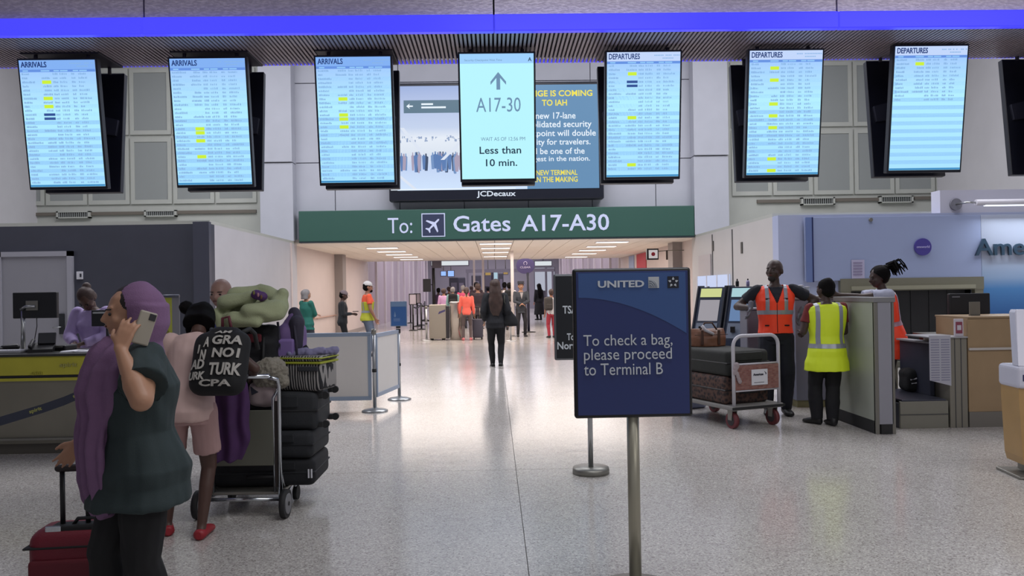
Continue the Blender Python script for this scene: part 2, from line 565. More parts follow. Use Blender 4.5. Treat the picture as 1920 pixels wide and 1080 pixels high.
        if style == 'long':
            mb.ell(h(0, -.014, .062), (.055 * H, .058 * H, .056 * H), Mh, 18)
            mb.loft([(h(0, -.022, .06), Mh @ V((.053, 0, 0)) * H, Mh @ V((0, .040, 0)) * H), (h(0, -.040, -.02), Mh @ V((.062, 0, 0)) * H, Mh @ V((0, .036, 0)) * H),
                     (s.T(0, -.062, .22), Mh @ V((.075, 0, 0)) * H, Mh @ V((0, .026, 0)) * H), (s.T(.0, -.072, .12), Mh @ V((.058, 0, 0)) * H, Mh @ V((0, .018, 0)) * H), (s.T(0, -.070, .06), Mh @ V((.030, 0, 0)) * H, Mh @ V((0, .008, 0)) * H)], 20)
        def dd(p):
            return .0022 * H * math.sin(p.x * 190 / H * .55 + 2 * noise.noise(p * 9))
        if style == 'dome': mb.ell(h(0, -.010, .070), (.0465 * H, .0525 * H, .0505 * H), Mh, 18)
        def cut(b):
            # clear the face below the hairline and forward of the ears
            Mi = Mh.inverted()
            dl = []
            for f in b.faces:
                q = (Mi @ (f.calc_center_median() - s.hb)) / H
                line = -.004 if q.z < .03 else (-.004 + (q.z - .03) * .75 if q.z < .088 else 1)
                if q.y > line: dl.append(f)
            bmesh.ops.delete(b, geom=dl, context='FACES')
        return mb.solid(name, m, s.root, min(s.vox, .008), 2, dd, cut)
    def cap_hat(s, m, brim=True, name='cap'):
        H = s.K; h = s.h; Mh = s.Mh
        mb = MB()
        mb.ell(h(0, -.006, .078), (.050 * H, .058 * H, .046 * H), Mh, 18)
        def cut(b):
            dl = [f for f in b.faces if (f.calc_center_median() - h(0, 0, .068)).dot(Mh @ V((0, 0, 1))) < 0]
            bmesh.ops.delete(b, geom=dl, context='FACES')
        o = mb.solid(name, m, s.root, .006, 1, None, cut)
        if brim:
            n = 10
            pts = [h(.040 * math.cos(math.pi * i / n), .038 + .045 * math.sin(math.pi * i / n), .068 - .006 * math.sin(math.pi * i / n)) for i in range(n + 1)]
            MB().prism(pts, Mh @ V((0, 0, .003 * H))).build('brim', m, o)
        return o
    def vest(s, m, ms, hem=-.07, vneck=True, open_front=True, add=.016, sx=(.038, .060), band=(.055, .085), name='safety_vest', collar=.297):
        """sleeveless vest with two upright reflective stripes and one band round the body"""
        H = s.H
        mb = MB()
        s.torso(mb, 1.03, add, hem, collar, .12)
        for k in (-1, 1):
            mb.cap(s.T(k * .030, 0, .285), .024 * H, s.T(k * .088, 0, .268), .034 * H)
        Mi = s.M.inverted()
        def loc(p): return (Mi @ (p - s.P)) / H
        def cut(b):
            if vneck:
                dl = []
                for f in b.faces:
                    q = loc(f.calc_center_median())
                    if q.y > 0.01 and q.z > .18 and abs(q.x) < (q.z - .18) * .42: dl.append(f)
                    elif q.z > .285 and abs(q.x) < .036: dl.append(f)
                bmesh.ops.delete(b, geom=dl, context='FACES')
        o = mb.solid(name, m, s.root, .008, 3, s.folds(.005, 8), cut)
        def strip(axis, lo, hi, front=None, zmin=None):
            b = bmesh.new(); b.from_mesh(o.data)
            n = s.M @ V([1.0 if i == axis else 0.0 for i in range(3)])
            for val, sg in ((lo, -1), (hi, 1)):
                co = s.P + n * val * H
                bmesh.ops.bisect_plane(b, geom=b.verts[:] + b.edges[:] + b.faces[:], plane_co=co, plane_no=n * sg, clear_outer=True)
            if zmin is not None:
                dl = [f for f in b.faces if loc(f.calc_center_median()).z < zmin]
                bmesh.ops.delete(b, geom=dl, context='FACES')
            b.normal_update()
            for v in b.verts: v.co += v.normal * .004
            me = bpy.data.meshes.new('reflective_stripe'); b.to_mesh(me); b.free()
            for p in me.polygons: p.use_smooth = True
            me.materials.append(ms)
            link(bpy.data.objects.new('reflective_stripe', me), o)
        strip(0, sx[0], sx[1], zmin=band[1]); strip(0, -sx[1], -sx[0], zmin=band[1])
        strip(2, band[0], band[1])
        if open_front:
            rr = [s.T(0, 0, w) for w in (0, .05, .10, .15, .18)]
            yy = []
            for w in (-.03, .0, .04, .08, .12, .15, .18):
                # stand the zip just in front of the vest by asking the mesh
                org = s.T(0, .3, w) if w >= 0 else s.T(0, .3, 0) + V((0, 0, w * H))
                hit, lo_, nn, _ = o.ray_cast(org, (s.M @ V((0, -1, 0))))
                if hit: yy.append(lo_ + s.M @ V((0, .003, 0)))
            if len(yy) > 2: MB().tube(yy, .004, 6).build('zip', mat('zip', (60, 20, 14), .6), o)
        return o
# ------------------------------------------------------------------ materials of the setting
def terrazzo():
    m = bpy.data.materials.new('terrazzo'); m.use_nodes = True
    nt = m.node_tree; b = nt.nodes['Principled BSDF']
    g = nt.nodes.new('ShaderNodeNewGeometry')
    v = nt.nodes.new('ShaderNodeTexVoronoi'); v.inputs['Scale'].default_value = 120
    n = nt.nodes.new('ShaderNodeTexNoise'); n.inputs['Scale'].default_value = 1.1; n.inputs['Detail'].default_value = 3
    nt.links.new(g.outputs['Position'], v.inputs['Vector']); nt.links.new(g.outputs['Position'], n.inputs['Vector'])
    sep = nt.nodes.new('ShaderNodeSeparateColor'); nt.links.new(v.outputs['Color'], sep.inputs['Color'])
    r = nt.nodes.new('ShaderNodeValToRGB'); e = r.color_ramp.elements
    r.color_ramp.interpolation = 'CONSTANT'
    e[0].position = 0; e[0].color = lin((150, 144, 140)) + (1,)
    e[1].position = .10; e[1].color = lin((176, 171, 167)) + (1,)
    for p, c in ((.28, (186, 181, 177)), (.60, (198, 194, 189)), (.88, (218, 214, 208))):
        x = e.new(p); x.color = lin(c) + (1,)
    nt.links.new(sep.outputs[0], r.inputs['Fac'])
    mx = nt.nodes.new('ShaderNodeMix'); mx.data_type = 'RGBA'; mx.blend_type = 'MULTIPLY'; mx.inputs[0].default_value = .35
    r2 = nt.nodes.new('ShaderNodeValToRGB'); r2.color_ramp.elements[0].position = .35; r2.color_ramp.elements[1].position = .65
    r2.color_ramp.elements[0].color = (.78, .77, .76, 1); r2.color_ramp.elements[1].color = (1, 1, 1, 1)
    nt.links.new(n.outputs['Fac'], r2.inputs['Fac'])
    nt.links.new(r.outputs['Color'], mx.inputs[6]); nt.links.new(r2.outputs['Color'], mx.inputs[7])
    nt.links.new(mx.outputs[2], b.inputs['Base Color'])
    b.inputs['Roughness'].default_value = .16
    n3 = nt.nodes.new('ShaderNodeTexNoise'); n3.inputs['Scale'].default_value = 5.5; n3.inputs['Detail'].default_value = 2
    nt.links.new(g.outputs['Position'], n3.inputs['Vector'])
    bp = nt.nodes.new('ShaderNodeBump'); bp.inputs['Strength'].default_value = .05; bp.inputs['Distance'].default_value = .02
    nt.links.new(n3.outputs['Fac'], bp.inputs['Height']); nt.links.new(bp.outputs['Normal'], b.inputs['Normal'])
    return m
MT = terrazzo()
wall_white = mat('painted_wall', (186, 184, 188), .65, var=.03, vscale=2)
wall_grey = mat('upper_wall', (176, 178, 188), .6, var=.03, vscale=2)
wall_cream = mat('panel_cream', (172, 174, 168), .6, var=.03, vscale=3)
mesh_grey = mat('panel_mesh', (140, 144, 143), .8, bump=.3, bscale=200)
slate = mat('slate_wall', (60, 62, 74), .55, var=.05, vscale=3)
warm_wall = mat('corridor_wall', (204, 190, 186), .5, var=.02, vscale=2)
steel = mat('steel', (176, 178, 180), .3, .9)
steel_dull = mat('brushed_steel', (140, 138, 132), .42, .75, var=.05, vscale=5)
chrome = mat('chrome', (200, 204, 210), .18, 1.0)
black = mat('black_plastic', (20, 20, 24), .4)
black_soft = mat('black_fabric', (22, 23, 27), .85, bump=.3, bscale=300)
dark_bezel = mat('dark_bezel', (18, 22, 36), .35)
rubber = mat('rubber', (34, 34, 36), .7)
joint = mat('joint_strip', (90, 86, 80), .5)
blue_led = glow('blue_led', (72, 70, 255), 1.05)
white_p = mat('white_plastic', (206, 206, 214), .45)
paper = mat('paper', (214, 214, 222), .7)
ink = mat('ink', (36, 38, 52), .7)

def struct(o): return tag(o, kind='structure')

# floor: terrazzo panels with thin divider joints
fl = struct(MB().box((-12, -4, -.06), (12, 70, -.012)).build('floor', joint))
pm = MB().box((0, 0, -.012), (4.695, 4.695, 0))
p0 = pm.build('terrazzo_panel', MT, fl)
xs = [.16 + 4.7 * k for k in range(-3, 3)]
ys = [6.7 + 4.7 * k for k in range(-2, 14)]
first = True
for x in xs:
    for y in ys:
        o = p0 if first else link(p0.copy(), fl)
        first = False
        o.location = (x + .0025, y + .0025, 0)

# ---- the two low rooms that flank the way to the gates
LX, RX = XP(395, 14.6, 560), XP(1460, 14.6, 480)
struct(MB().box((-12, 14.6, 0), (LX, 14.85, 2.8)).build('wall_left', slate))
c = struct(MB().box((XP(367, 14.6), 14.5, 0), (LX + .02, 14.62, 2.83)).build('trim_1', mat('slate_trim', (66, 68, 82), .5)))
sw = struct(MB().box((LX - .02, 14.85, 0), (LX + .0, 21.0, 2.8)).build('wall_left_return', wall_white))
struct(MB().box((-12, 14.6, 2.8), (LX, 21.0, 2.86)).build('roof_left', wall_cream))
struct(MB().box((LX, 20.3, 0), (LX + .03, 20.4, 2.8)).build('trim_2', warm_wall))
# door in the slate wall
d = tag(empty('door_1', (W(66, 560, 14.55).x, 14.55, 0)), kind='structure')
dx = W(137, 560, 14.55).x - d.location.x
door_g = mat('door_grey', (140, 140, 148), .5); frame_g = mat('door_frame_grey', (156, 156, 166), .45)
mb = MB().box((-dx, -.03, 0), (-dx + .09, .06, 2.34)).box((dx - .09, -.03, 0), (dx, .06, 2.34)).box((-dx, -.03, 2.25), (dx, .06, 2.34))
mb.build('door_frame', frame_g, d)
MB().box((-dx + .09, 0, .01), (dx - .09, .05, 2.25), .004).build('door_leaf', door_g, d)
lk = MB().box((dx - .24, -.04, .85), (dx - .15, 0, 1.22), .008).build('lock_plate', mat('lock_black', (50, 52, 56), .4, .5), d)
MB().tube([(dx - .19, -.04, .98), (dx - .19, -.09, .98), (dx - .32, -.09, .97)], .010).build('door_handle', steel, lk)
sp = MB().box((XP(143, 14.55), 14.56, 1.5 + .33), (XP(154, 14.55), 14.6, 1.5 + .47), .004).build('light_switch', white_p)
tag(sp, 'small white switch plate beside the grey door on the slate wall', 'switch')
MB().box((XP(147, 14.5), 14.55, 1.87), (XP(150, 14.5), 14.575, 1.93)).build('rocker', ink, sp)

# right flank: room front with the airline backdrop, belt opening below it
wr_blue = mat('pale_blue_wall', (170, 178, 206), .5, var=.02, vscale=2)
OX0, OX1 = XP(1573, 14.6, 540), XP(1838, 14.6, 540)
OZ = ZP(522, 14.6, 1700)
wr = struct(MB().box((RX, 14.6, 0), (OX0, 14.9, 2.8)).box((OX0, 14.6, OZ), (OX1, 14.9, 2.8)).box((OX1, 14.6, 0), (12, 14.9, 2.8)).build('wall_right', wr_blue))
struct(MB().box((RX, 14.9, 2.8), (12, 21.0, 2.86)).build('roof_right', wall_cream))
sr = struct(MB().box((RX, 14.9, 0), (RX + .02, 21.0, 2.8)).build('wall_right_return', mat('return_wall', (192, 188, 186), .5, var=.02, vscale=2)))
for y in (17.4, 19.0):                                   # upright seams of the return wall
    MB().box((RX - .012, y, 0), (RX + .001, y + .05, 2.76)).build('seam_strip', mat('seam', (70, 70, 72), .6), sr)
for y, z in ((18.9, 2.36), (16.7, 2.2)):
    MB().box((RX - .02, y, z), (RX, y + .10, z + .24), .004).build('hinge', mat('hinge_dark', (60, 58, 56), .5), sr)
d = tag(empty('door_2', (RX - .01, 19.7, 0)), kind='structure')
MB().box((-.02, -.55, 0), (0, .55, 2.30)).build('door_leaf', mat('return_door', (184, 176, 176), .5), d)
MB().box((-.07, -.50, 1.30), (-.02, -.38, 1.52), .01).build('door_handle', mat('handle_dark', (52, 50, 50), .4), d)
w1 = struct(MB().box((RX - .04, 17.6, .25), (RX - .022, 20.4, 1.78)).build('added_glow_panel', glow('added_panel_glow', (196, 208, 240), .95)))  # glowing panel added for the bluish lit wall patch and its floor reflection
w1.name = 'added_glow_panel'
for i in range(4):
    MB().box((RX - .055, 17.6 + i * .9, .25), (RX - .04, 17.66 + i * .9, 1.78)).build('glow_panel_bar', white_p, w1)
# dark belt room behind the opening
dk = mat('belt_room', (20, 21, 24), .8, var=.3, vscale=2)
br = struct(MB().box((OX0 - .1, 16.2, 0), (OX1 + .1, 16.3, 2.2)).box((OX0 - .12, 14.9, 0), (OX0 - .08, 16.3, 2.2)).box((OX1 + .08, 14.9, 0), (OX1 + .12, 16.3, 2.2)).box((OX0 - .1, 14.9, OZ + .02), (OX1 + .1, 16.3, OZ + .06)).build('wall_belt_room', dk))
olive = mat('olive_metal', (126, 124, 108), .45, .4)
fr = MB()
fr.box((OX0 - .01, 14.50, OZ - .22), (OX1 + .01, 14.62, OZ + .01)); fr.box((OX0, 14.505, 0), (OX0 + .18, 14.615, OZ - .22)); fr.box((OX1 - .16, 14.505, 0), (OX1, 14.615, OZ - .22))
o = struct(fr.build('trim_3', olive))
MB().box((OX0 + .18, 14.47, OZ - .20), (OX1 - .16, 14.50, OZ - .13)).build('frame_lip', mat('olive_light', (158, 156, 136), .4, .4), o)
cu = empty('strip_curtain', ((OX0 + OX1) / 2, 14.75, 0), 0, 'black rubber strip curtain hanging in the baggage belt opening', 'curtain')
nst = 13
for i in range(nst):
    xx = (OX0 + .2 + (OX1 - OX0 - .4) * (i + .5) / nst) - cu.location.x
    MB().box((xx - .085, -.01 * (i % 2), .16), (xx + .085, .01 - .01 * (i % 2), OZ - .2)).build('curtain_strip', mat('curtain_rubber', (30, 30, 33), .55), cu)
bb = MB().box((OX0 + .16, 14.2, 0), (OX1 - .15, 14.7, .12), .02).build('belt_ledge', mat('belt_olive', (92, 92, 82), .5, .2))
tag(bb, 'dull olive metal belt housing under the strip curtain', 'conveyor')
MB().box((OX0 + .3, 14.22, .12), (OX1 - .3, 14.7, .14)).build('belt', rubber, bb)

# ---- airline backdrop panel and writing
bp = empty('airline_backdrop', (XP(1508, 14.55, 470), 14.55, 0), 0, 'long pale blue airline backdrop board with round purple badge and dark lettering', 'sign')
bx0 = bp.location.x
def backdrop_mat():
    m = bpy.data.materials.new('backdrop_print'); m.use_nodes = True
    nt = m.node_tree; b = nt.nodes['Principled BSDF']; b.inputs['Roughness'].default_value = .35
    tc = nt.nodes.new('ShaderNodeTexCoord'); sp = nt.nodes.new('ShaderNodeSeparateXYZ'); nt.links.new(tc.outputs['Object'], sp.inputs[0])
    mz = nt.nodes.new('ShaderNodeMapRange'); mz.inputs[1].default_value = .85; mz.inputs[2].default_value = 2.05; nt.links.new(sp.outputs[2], mz.inputs[0])
    r = nt.nodes.new('ShaderNodeValToRGB'); e = r.color_ramp.elements
    e[0].position = 0; e[0].color = lin((40, 88, 150)) + (1,); e[1].position = .95; e[1].color = lin((168, 176, 196)) + (1,)
    x = e.new(.45); x.color = lin((74, 128, 184)) + (1,)
    x = e.new(.62); x.color = lin((140, 164, 196)) + (1,)
    nt.links.new(mz.outputs[0], r.inputs['Fac']); nt.links.new(r.outputs['Color'], b.inputs['Base Color'])
    return m
pl_blue = mat('board_blue', (148, 160, 194), .4)
zt, zb = ZP(408, 14.55, 1510), ZP(525, 14.55, 1650)
x1 = XP(1838, 14.55, 470) - bx0
MB().box((0, -.03, zb), (x1, 0, zt), .004).build('board', pl_blue, bp)
MB().box((x1 + .004, -.03, .85), (11.78 - bx0, 0, zt), .004).build('printed_board', backdrop_mat(), bp)
st = MB().box((.02, -.045, zb - .02), (.13, -.031, zt)).build('edge_stripe', mat('stripe_blue', (104, 122, 170), .4), bp)
MB().box((.13, -.047, zb - .02), (.155, -.031, zt)).build('edge_line', mat('stripe_navy', (34, 42, 88), .4), st)
cxx, cz = W(1730, 463, 14.5).x - bx0, W(1730, 463, 14.5).z
n = 28
MB().prism([(cxx + .158 * math.cos(6.2832 * k / n), -.035, cz + .158 * math.sin(6.2832 * k / n)) for k in range(n)], (0, -.03, 0)).build('round_badge', mat('badge_purple', (70, 62, 140), .3), bp)
text('oneworld', (cxx - .12, cxx + .12, cz - .020, cz + .025), -.066, mat('badge_letter', (190, 186, 226), .5), bp)
r_ = prect(1827, 1918, 447, 478, 14.5)
wd = (r_[1] - r_[0])
text('American', (r_[0] - bx0, r_[0] - bx0 + wd * 2.05, r_[2] - .01, r_[3]), -.065, mat('airline_letter', (44, 68, 88), .35), bp, depth=.02, bold=.012)
ho = MB().tube([(W(1633, 412, 14.5).x - bx0, -.06, W(1633, 412, 14.5).z), (W(1633, 412, 14.5).x - bx0, -.03, W(1633, 412, 14.5).z)], .035, 12).build('wall_hook', steel_dull, bp)
pp = hb(1597, 1621, 487, 522, 14.5, .006).build('notice_sheet', mat('notice_paper', (176, 172, 200), .6)); tag(pp, 'pale printed notice taped to the blue board beside the dreadlocks', 'notice')
for i in range(5):
    hb(1600, 1617, 492 + i * 5.5, 493.5 + i * 5.5, 14.49, .004).build('print_line', mat('notice_ink', (128, 116, 150), .6), pp)
# raised piece over the board with the sign lamp
ux = XP(1757, 14.7, 380)
struct(MB().box((ux, 14.6, 2.8), (12, 14.9, 3.22)).build('wall_right_upper', mat('upper_white', (188, 188, 204), .5)))
la = empty('sign_lamp', (W(1815, 379, 14.2).x, 14.2, W(1815, 379, 14.2).z), 0, 'white tube lamp on a round mount lighting the airline board', 'lamp')
MB().tube([(0, .4, 0), (0, .36, 0)], .11, 20).build('wall_mount', mat('mount_grey', (130, 130, 140), .4, .5), la)
MB().tube([(0, .37, 0), (0, .02, 0), (.16, 0, -.01)], .018).build('arm', steel, la)
MB().tube([(.14, 0, -.01), (3.0, 0, -.01)], .055, 14).build('tube_housing', mat('tube_white', (206, 204, 214), .4), la)
MB().box((.3, -.03, -.078), (2.9, .03, -.060)).build('tube_glow', glow('tube_glow', (235, 245, 255), 1.5), la)
area('sign_light', (la.location.x + 1.6, 14.2, la.location.z - .1), 2.4, 34, (.88, .94, 1), (R(-28), 0, 0), sy=.1)

# ---- tall upper wall
UD = 21.0
uw = struct(MB().box((-12, UD, 2.8), (XP(552, UD), UD + .2, 9.2)).build('wall_upper_left', wall_cream))
uwr = struct(MB().box((XP(1305, UD), UD, 2.8), (12, UD + .2, 9.2)).build('wall_upper_right', wall_cream))
struct(MB().box((-12, UD, 0), (-5.32, UD + .2, 2.8)).box((5.4, UD, 0), (12, UD + .2, 2.8)).build('wall_back_lower', wall_white))
uwc = struct(MB().box((XP(552, UD), UD, 2.82), (XP(1305, UD), UD + .2, 9.2)).build('wall_upper_middle', mat('recess_joint', (110, 112, 122), .7)))
x0, x1 = XP(552, UD), XP(1305, UD)
pitch_ = 1.68
pxm = MB().box((0, 0, 0), (pitch_ - .02, .04, 2.06), .006).build('wall_panel', wall_grey, uwc)
first = True
for i in range(7):
    for z in (2.84, 4.92, 7.00):
        o = pxm if first else link(pxm.copy(), uwc); first = False
        xx = XP(632.6, UD) + (i - 1) * pitch_
        o.location = (xx, UD - .04, z)
        if i == 0: o.scale.x = 1; 
for a, b, sd in ((490, 552, -1), (1305, 1370, 1)):
    xa, xb = XP(a, UD - .4), XP(b, UD - .4)
    pi = tag(empty('trim_4' if sd < 0 else 'trim_5', ((xa + xb) / 2, UD - .4, 0)), kind='structure')
    hw = (xb - xa) / 2
    zs = ZP(304, UD - .4, 520) if sd < 0 else ZP(291, UD - .4, 1340)
    MB().box((-hw, 0, 2.86), (hw, .4, zs - .02), .008).build('pilaster_panel', wall_grey, pi)
    MB().box((-hw, -.05, zs), (hw, .4, 9.2), .008).build('pilaster_panel', wall_grey, pi)

# framed mesh panels on both sides
PW, PH = 1.09, 1.78
mp = MB()
mp.box((.02, 0, 0), (.12, .05, PH - .06)).box((PW - .12, 0, 0), (PW - .02, .05, PH - .06)).box((.12, 0, 0), (PW - .12, .05, .11)).box((.12, 0, PH - .17), (PW - .12, .05, PH - .06))
proto = mp.build('wall_panel', wall_cream, uw)
ins = MB().box((.12, .018, .11), (PW - .12, .04, PH - .17)).build('mesh_inset', mesh_grey, proto)
first = True
for parent, start, sgn in ((uw, XP(486, UD) - PW, -1), (uwr, XP(1374, UD), 1)):
    for i in range(6):
        for j, z in enumerate((3.90, 5.70, 7.50)):
            if first:
                o = proto; first = False
            else:
                o = link(proto.copy(), parent); q = link(ins.copy(), o)
            o.location = (start + sgn * i * PW, UD - .05, z)
# thin ledges and the grilles under the panels
for px0, px1, py in ((0, 105, 402), (170, 270, 400), (330, 480, 397), (1420, 1500, 377), (1565, 1650, 374), (1715, 1755, 371)):
    hb(px0, px1, py - 3, py + 3, UD - .06, .06).build('ledge', mat('ledge_dark', (104, 98, 90), .6), uw if px0 < 900 else uwr)
i = 0
for (a, b, c_, d_, lab) in ((105, 168, 396, 409, 'slim wall grille above the grey door'), (270, 330, 394, 406, 'slim wall grille above the dark slate wall, between door and pillar'),
                      (1503, 1566, 370, 384, 'slim wall grille over the left end of the pale blue board'), (1650, 1713, 367, 380, 'slim wall grille over the badge on the pale blue board')):
    x0_, x1_, z0_, z1_ = prect(a, b, c_, d_, UD - .12)
    v = empty('wall_grille', ((x0_ + x1_) / 2, UD - .12, (z0_ + z1_) / 2), 0, lab, 'vent')
    hw, hh = (x1_ - x0_) / 2, (z1_ - z0_) / 2
    mb = MB().box((-hw, 0, -hh), (hw, .12, -hh + .03)).box((-hw, 0, hh - .03), (hw, .12, hh)).box((-hw, 0, -hh), (-hw + .05, .12, hh)).box((hw - .05, 0, -hh), (hw, .12, hh))
    mb.build('grille_frame', wall_cream, v)
    MB().box((-hw + .04, .04, -hh + .02), (hw - .04, .11, hh - .02)).build('backing', mat('vent_dark', (52, 52, 50), .8), v)
    mb = MB()
    for k in range(14): mb.box((-hw + .08 + k * (2 * hw - .16) / 13 - .008, .01, -hh + .03), (-hw + .08 + k * (2 * hw - .16) / 13 + .008, .05, hh - .03))
    tag(mb.build('grille_fins', mesh_grey, v), kind='stuff')

# ---- gate corridor
CL, CR, C1 = -5.3, 5.36, 33.6
cwl = struct(MB().box((CL - .2, 21, 0), (CL, C1, 2.8)).build('wall_corridor_left', warm_wall))
cwr = struct(MB().box((CR, 21, 0), (CR + .2, C1, 2.8)).build('wall_corridor_right', warm_wall))
struct(MB().box((CL, 26.8, 0), (CL + .27, 27.4, 2.8)).build('trim_6', mat('pier_grey', (150, 142, 140), .6)))
struct(MB().box((CR - .27, 22.6, 0), (CR, 23.2, 2.8)).build('trim_7', mat('pier_grey', (150, 142, 140), .6)))
struct(MB().box((CL, 21, 0), (CL + .02, C1, .14)).build('baseboard_left', mat('skirt', (150, 140, 136), .5)))
hr = MB().tube([(CL + .06, 21.2, .78), (CL + .06, 26.7, .78)], .022, 8)
hr = hr.build('handrail', mat('rail_tan', (176, 140, 124), .5)); tag(hr, 'thin tan handrail along the left corridor wall behind the grey-haired woman', 'handrail')
for y in (21.5, 24, 26.4): MB().tube([(CL, y, .74), (CL + .06, y, .78)], .012, 6).build('bracket', steel, hr)
ce = struct(MB().box((-5.5, 20.75, 2.83), (5.56, C1, 2.9)).build('ceiling', mat('ceiling_joint', (120, 112, 106), .8)))
cm = mat('ceiling_plank', (240, 230, 218), .7, var=.02, vscale=3)
pk = MB().box((0, 0, 0), (.485, 3.19, .03)).build('ceiling_plank', cm, ce)
first = True
for i in range(22):
    for j in range(4):
        o = pk if first else link(pk.copy(), ce); first = False
        o.location = (-5.45 + i * .5, 20.8 + j * 3.2, 2.80)
# ceiling light fixtures, three files
lab = {0: 'left', 1: 'middle', 2: 'right'}
ordn = ['first', 'second', 'third', 'fourth', 'fifth']
fg = glow('light_diffuser', (255, 244, 238), 2.2)
base = None
for r_i, (xc, ysl, nm) in enumerate(((-3.2, (23.2, 25.25, 27.3, 29.35, 31.4), 'left'), (0.07, (21.9, 24.2, 26.8, 30.0), 'middle'), (3.28, (22.0, 24.2, 26.4, 28.8, 31.6), 'right'))):
    for k, y in enumerate(ysl):
        if base is None:
            base = empty('ceiling_light', (xc, y, 2.80))
            mb = MB().box((-.45, -.21, -.02), (.45, -.19, 0)).box((-.45, .19, -.02), (.45, .21, 0)).box((-.45, -.19, -.02), (-.43, .19, 0)).box((.43, -.19, -.02), (.45, .19, 0))
            mb.build('fixture_frame', white_p, base)
            MB().box((-.43, -.19, -.025), (.43, .19, -.002)).build('diffuser', fg, base)
            o = base
        else:
            o = copy_tree(base)
        o.location = (xc, y, 2.80)
        tag(o, 'glowing corridor ceiling light, %s from the green sign in the %s file' % (ordn[k], nm), 'light', 'corridor ceiling lights')

# ---- high hall beyond the corridor: batten walls, ceiling, end wall
purple_w = mat('batten_wall', (176, 162, 170), .6)
bat = mat('batten_white', (228, 220, 222), .5)
for sgn, nm in ((-1, 'wall_far_left'), (1, 'wall_far_right')):
    w = struct(MB().box((sgn * 5.4, C1, 0), (sgn * 5.6, 68, 5.6)).build(nm, purple_w))
    for k in range(12):
        y = 33.8 + k * 2.8
        MB().box((sgn * 5.30, y, 0), (sgn * 5.4, y + .14, 5.5)).build('batten', bat, w)
struct(MB().box((-5.6, C1, 5.5), (5.6, 68, 5.6)).build('ceiling_far', wall_cream))
struct(MB().box((-5.6, C1 + .02, 2.84), (5.6, C1 + .1, 5.6)).build('trim_8', cm))
fw_ = struct(MB().box((-5.6, 66, 0), (5.6, 66.2, 5.6)).build('wall_far_end', mat('far_wall', (150, 146, 156), .7)))

# ---- red banner, exit box on the right corridor wall
rb = MB().box((CR - .03, 27.9, .8), (CR, 29.7, 2.76)).build('wall_banner', mat('red_banner', (182, 40, 56), .5)); tag(rb, 'red wall banner on the right corridor wall behind the exit box', 'banner')
bb2 = MB().box((CR - .03, 30.3, .8), (CR, 31.4, 2.76)).build('wall_banner', mat('blue_banner', (150, 164, 196), .5)); tag(bb2, 'pale blue wall banner just past the red one', 'banner')
x0_, x1_, z0_, z1_ = prect(1213, 1235, 466, 487, 22.2)
ex = empty('hanging_sign_box', ((x0_ + x1_) / 2, 22.2, (z0_ + z1_) / 2), 0, 'small black framed hanging sign box with a round red symbol', 'sign')
hw, hh = (x1_ - x0_) / 2, (z1_ - z0_) / 2
MB().box((-hw, 0, -hh), (hw, .16, hh), .01).build('box', black, ex)
MB().box((-hw + .05, -.01, -hh + .04), (hw - .03, 0, hh - .04)).build('face', glow('sign_white', (214, 206, 206), .75), ex)
n = 18
MB().prism([(.055 * math.cos(6.2832 * k / n) + .01, -.012, .055 * math.sin(6.2832 * k / n)) for k in range(n)], (0, -.004, 0)).build('symbol', mat('sym_red', (150, 34, 50), .5), ex)
MB().tube([(hw, .08, .08), (hw + .30, .08, .10), (CR - .02 - ex.location.x, .08, .10)], .012, 8).build('arm', steel_dull, ex)
MB().box((hw + .22, .05, -.16), (hw + .27, .09, .10), .004).build('counterweight', mat('hang_brown', (70, 60, 54), .5), ex)

# ---- bulkhead across the lobby that the flight displays hang from
BD0, BD1, BZ = 7.2, 8.25, 3.83
def fascia_mat():
    m = bpy.data.materials.new('glitter_fascia'); m.use_nodes = True
    nt = m.node_tree; b = nt.nodes['Principled BSDF']
    tc = nt.nodes.new('ShaderNodeTexCoord')
    mp_ = nt.nodes.new('ShaderNodeMapping'); mp_.inputs['Rotation'].default_value = (0, .5, 0); mp_.inputs['Scale'].default_value = (22, 10, 60)
    n = nt.nodes.new('ShaderNodeTexNoise'); n.inputs['Scale'].default_value = 1.2; n.inputs['Detail'].default_value = 5
    nt.links.new(tc.outputs['Object'], mp_.inputs['Vector']); nt.links.new(mp_.outputs['Vector'], n.inputs['Vector'])
    r = nt.nodes.new('ShaderNodeValToRGB'); e = r.color_ramp.elements
    e[0].position = .40; e[0].color = lin((202, 192, 216)) + (1,); e[1].position = .70; e[1].color = lin((236, 226, 246)) + (1,)
    nt.links.new(n.outputs['Fac'], r.inputs['Fac']); nt.links.new(r.outputs['Color'], b.inputs['Base Color'])
    bpn = nt.nodes.new('ShaderNodeBump'); bpn.inputs['Strength'].default_value = .25; bpn.inputs['Distance'].default_value = .01
    nt.links.new(n.outputs['Fac'], bpn.inputs['Height']); nt.links.new(bpn.outputs['Normal'], b.inputs['Normal'])
    b.inputs['Roughness'].default_value = .35; b.inputs['Metallic'].default_value = .3
    return m
fm = fascia_mat()
bh = struct(MB().box((-11, BD0 + .06, BZ + .06), (11, BD1 - .04, 5.2)).box((-11, BD1 - .10, 5.0), (11, BD1 - .04, 9.2)).build('beam', mat('bulkhead_dark', (36, 34, 42), .7)))
bh.name = 'ceiling_bulkhead'
for k in range(7):
    xk = .04 + 3.12 * (k - 4)
    MB().box((xk + .008, BD0, 3.985), (xk + 3.112, BD0 + .05, 5.1)).build('fascia_panel', fm, bh)
for k in range(7):
    xk = .04 + 3.12 * (k - 4)
    MB().box((xk + .002, BD0 - .05, 3.823), (xk + 3.118, BD0 + .03, 3.977), .01).build('led_band', blue_led, bh)
MB().box((-11, BD1 - .01, 3.850), (11, BD1 + .02, 3.885)).build('led_line', blue_led, bh)
mb = MB()
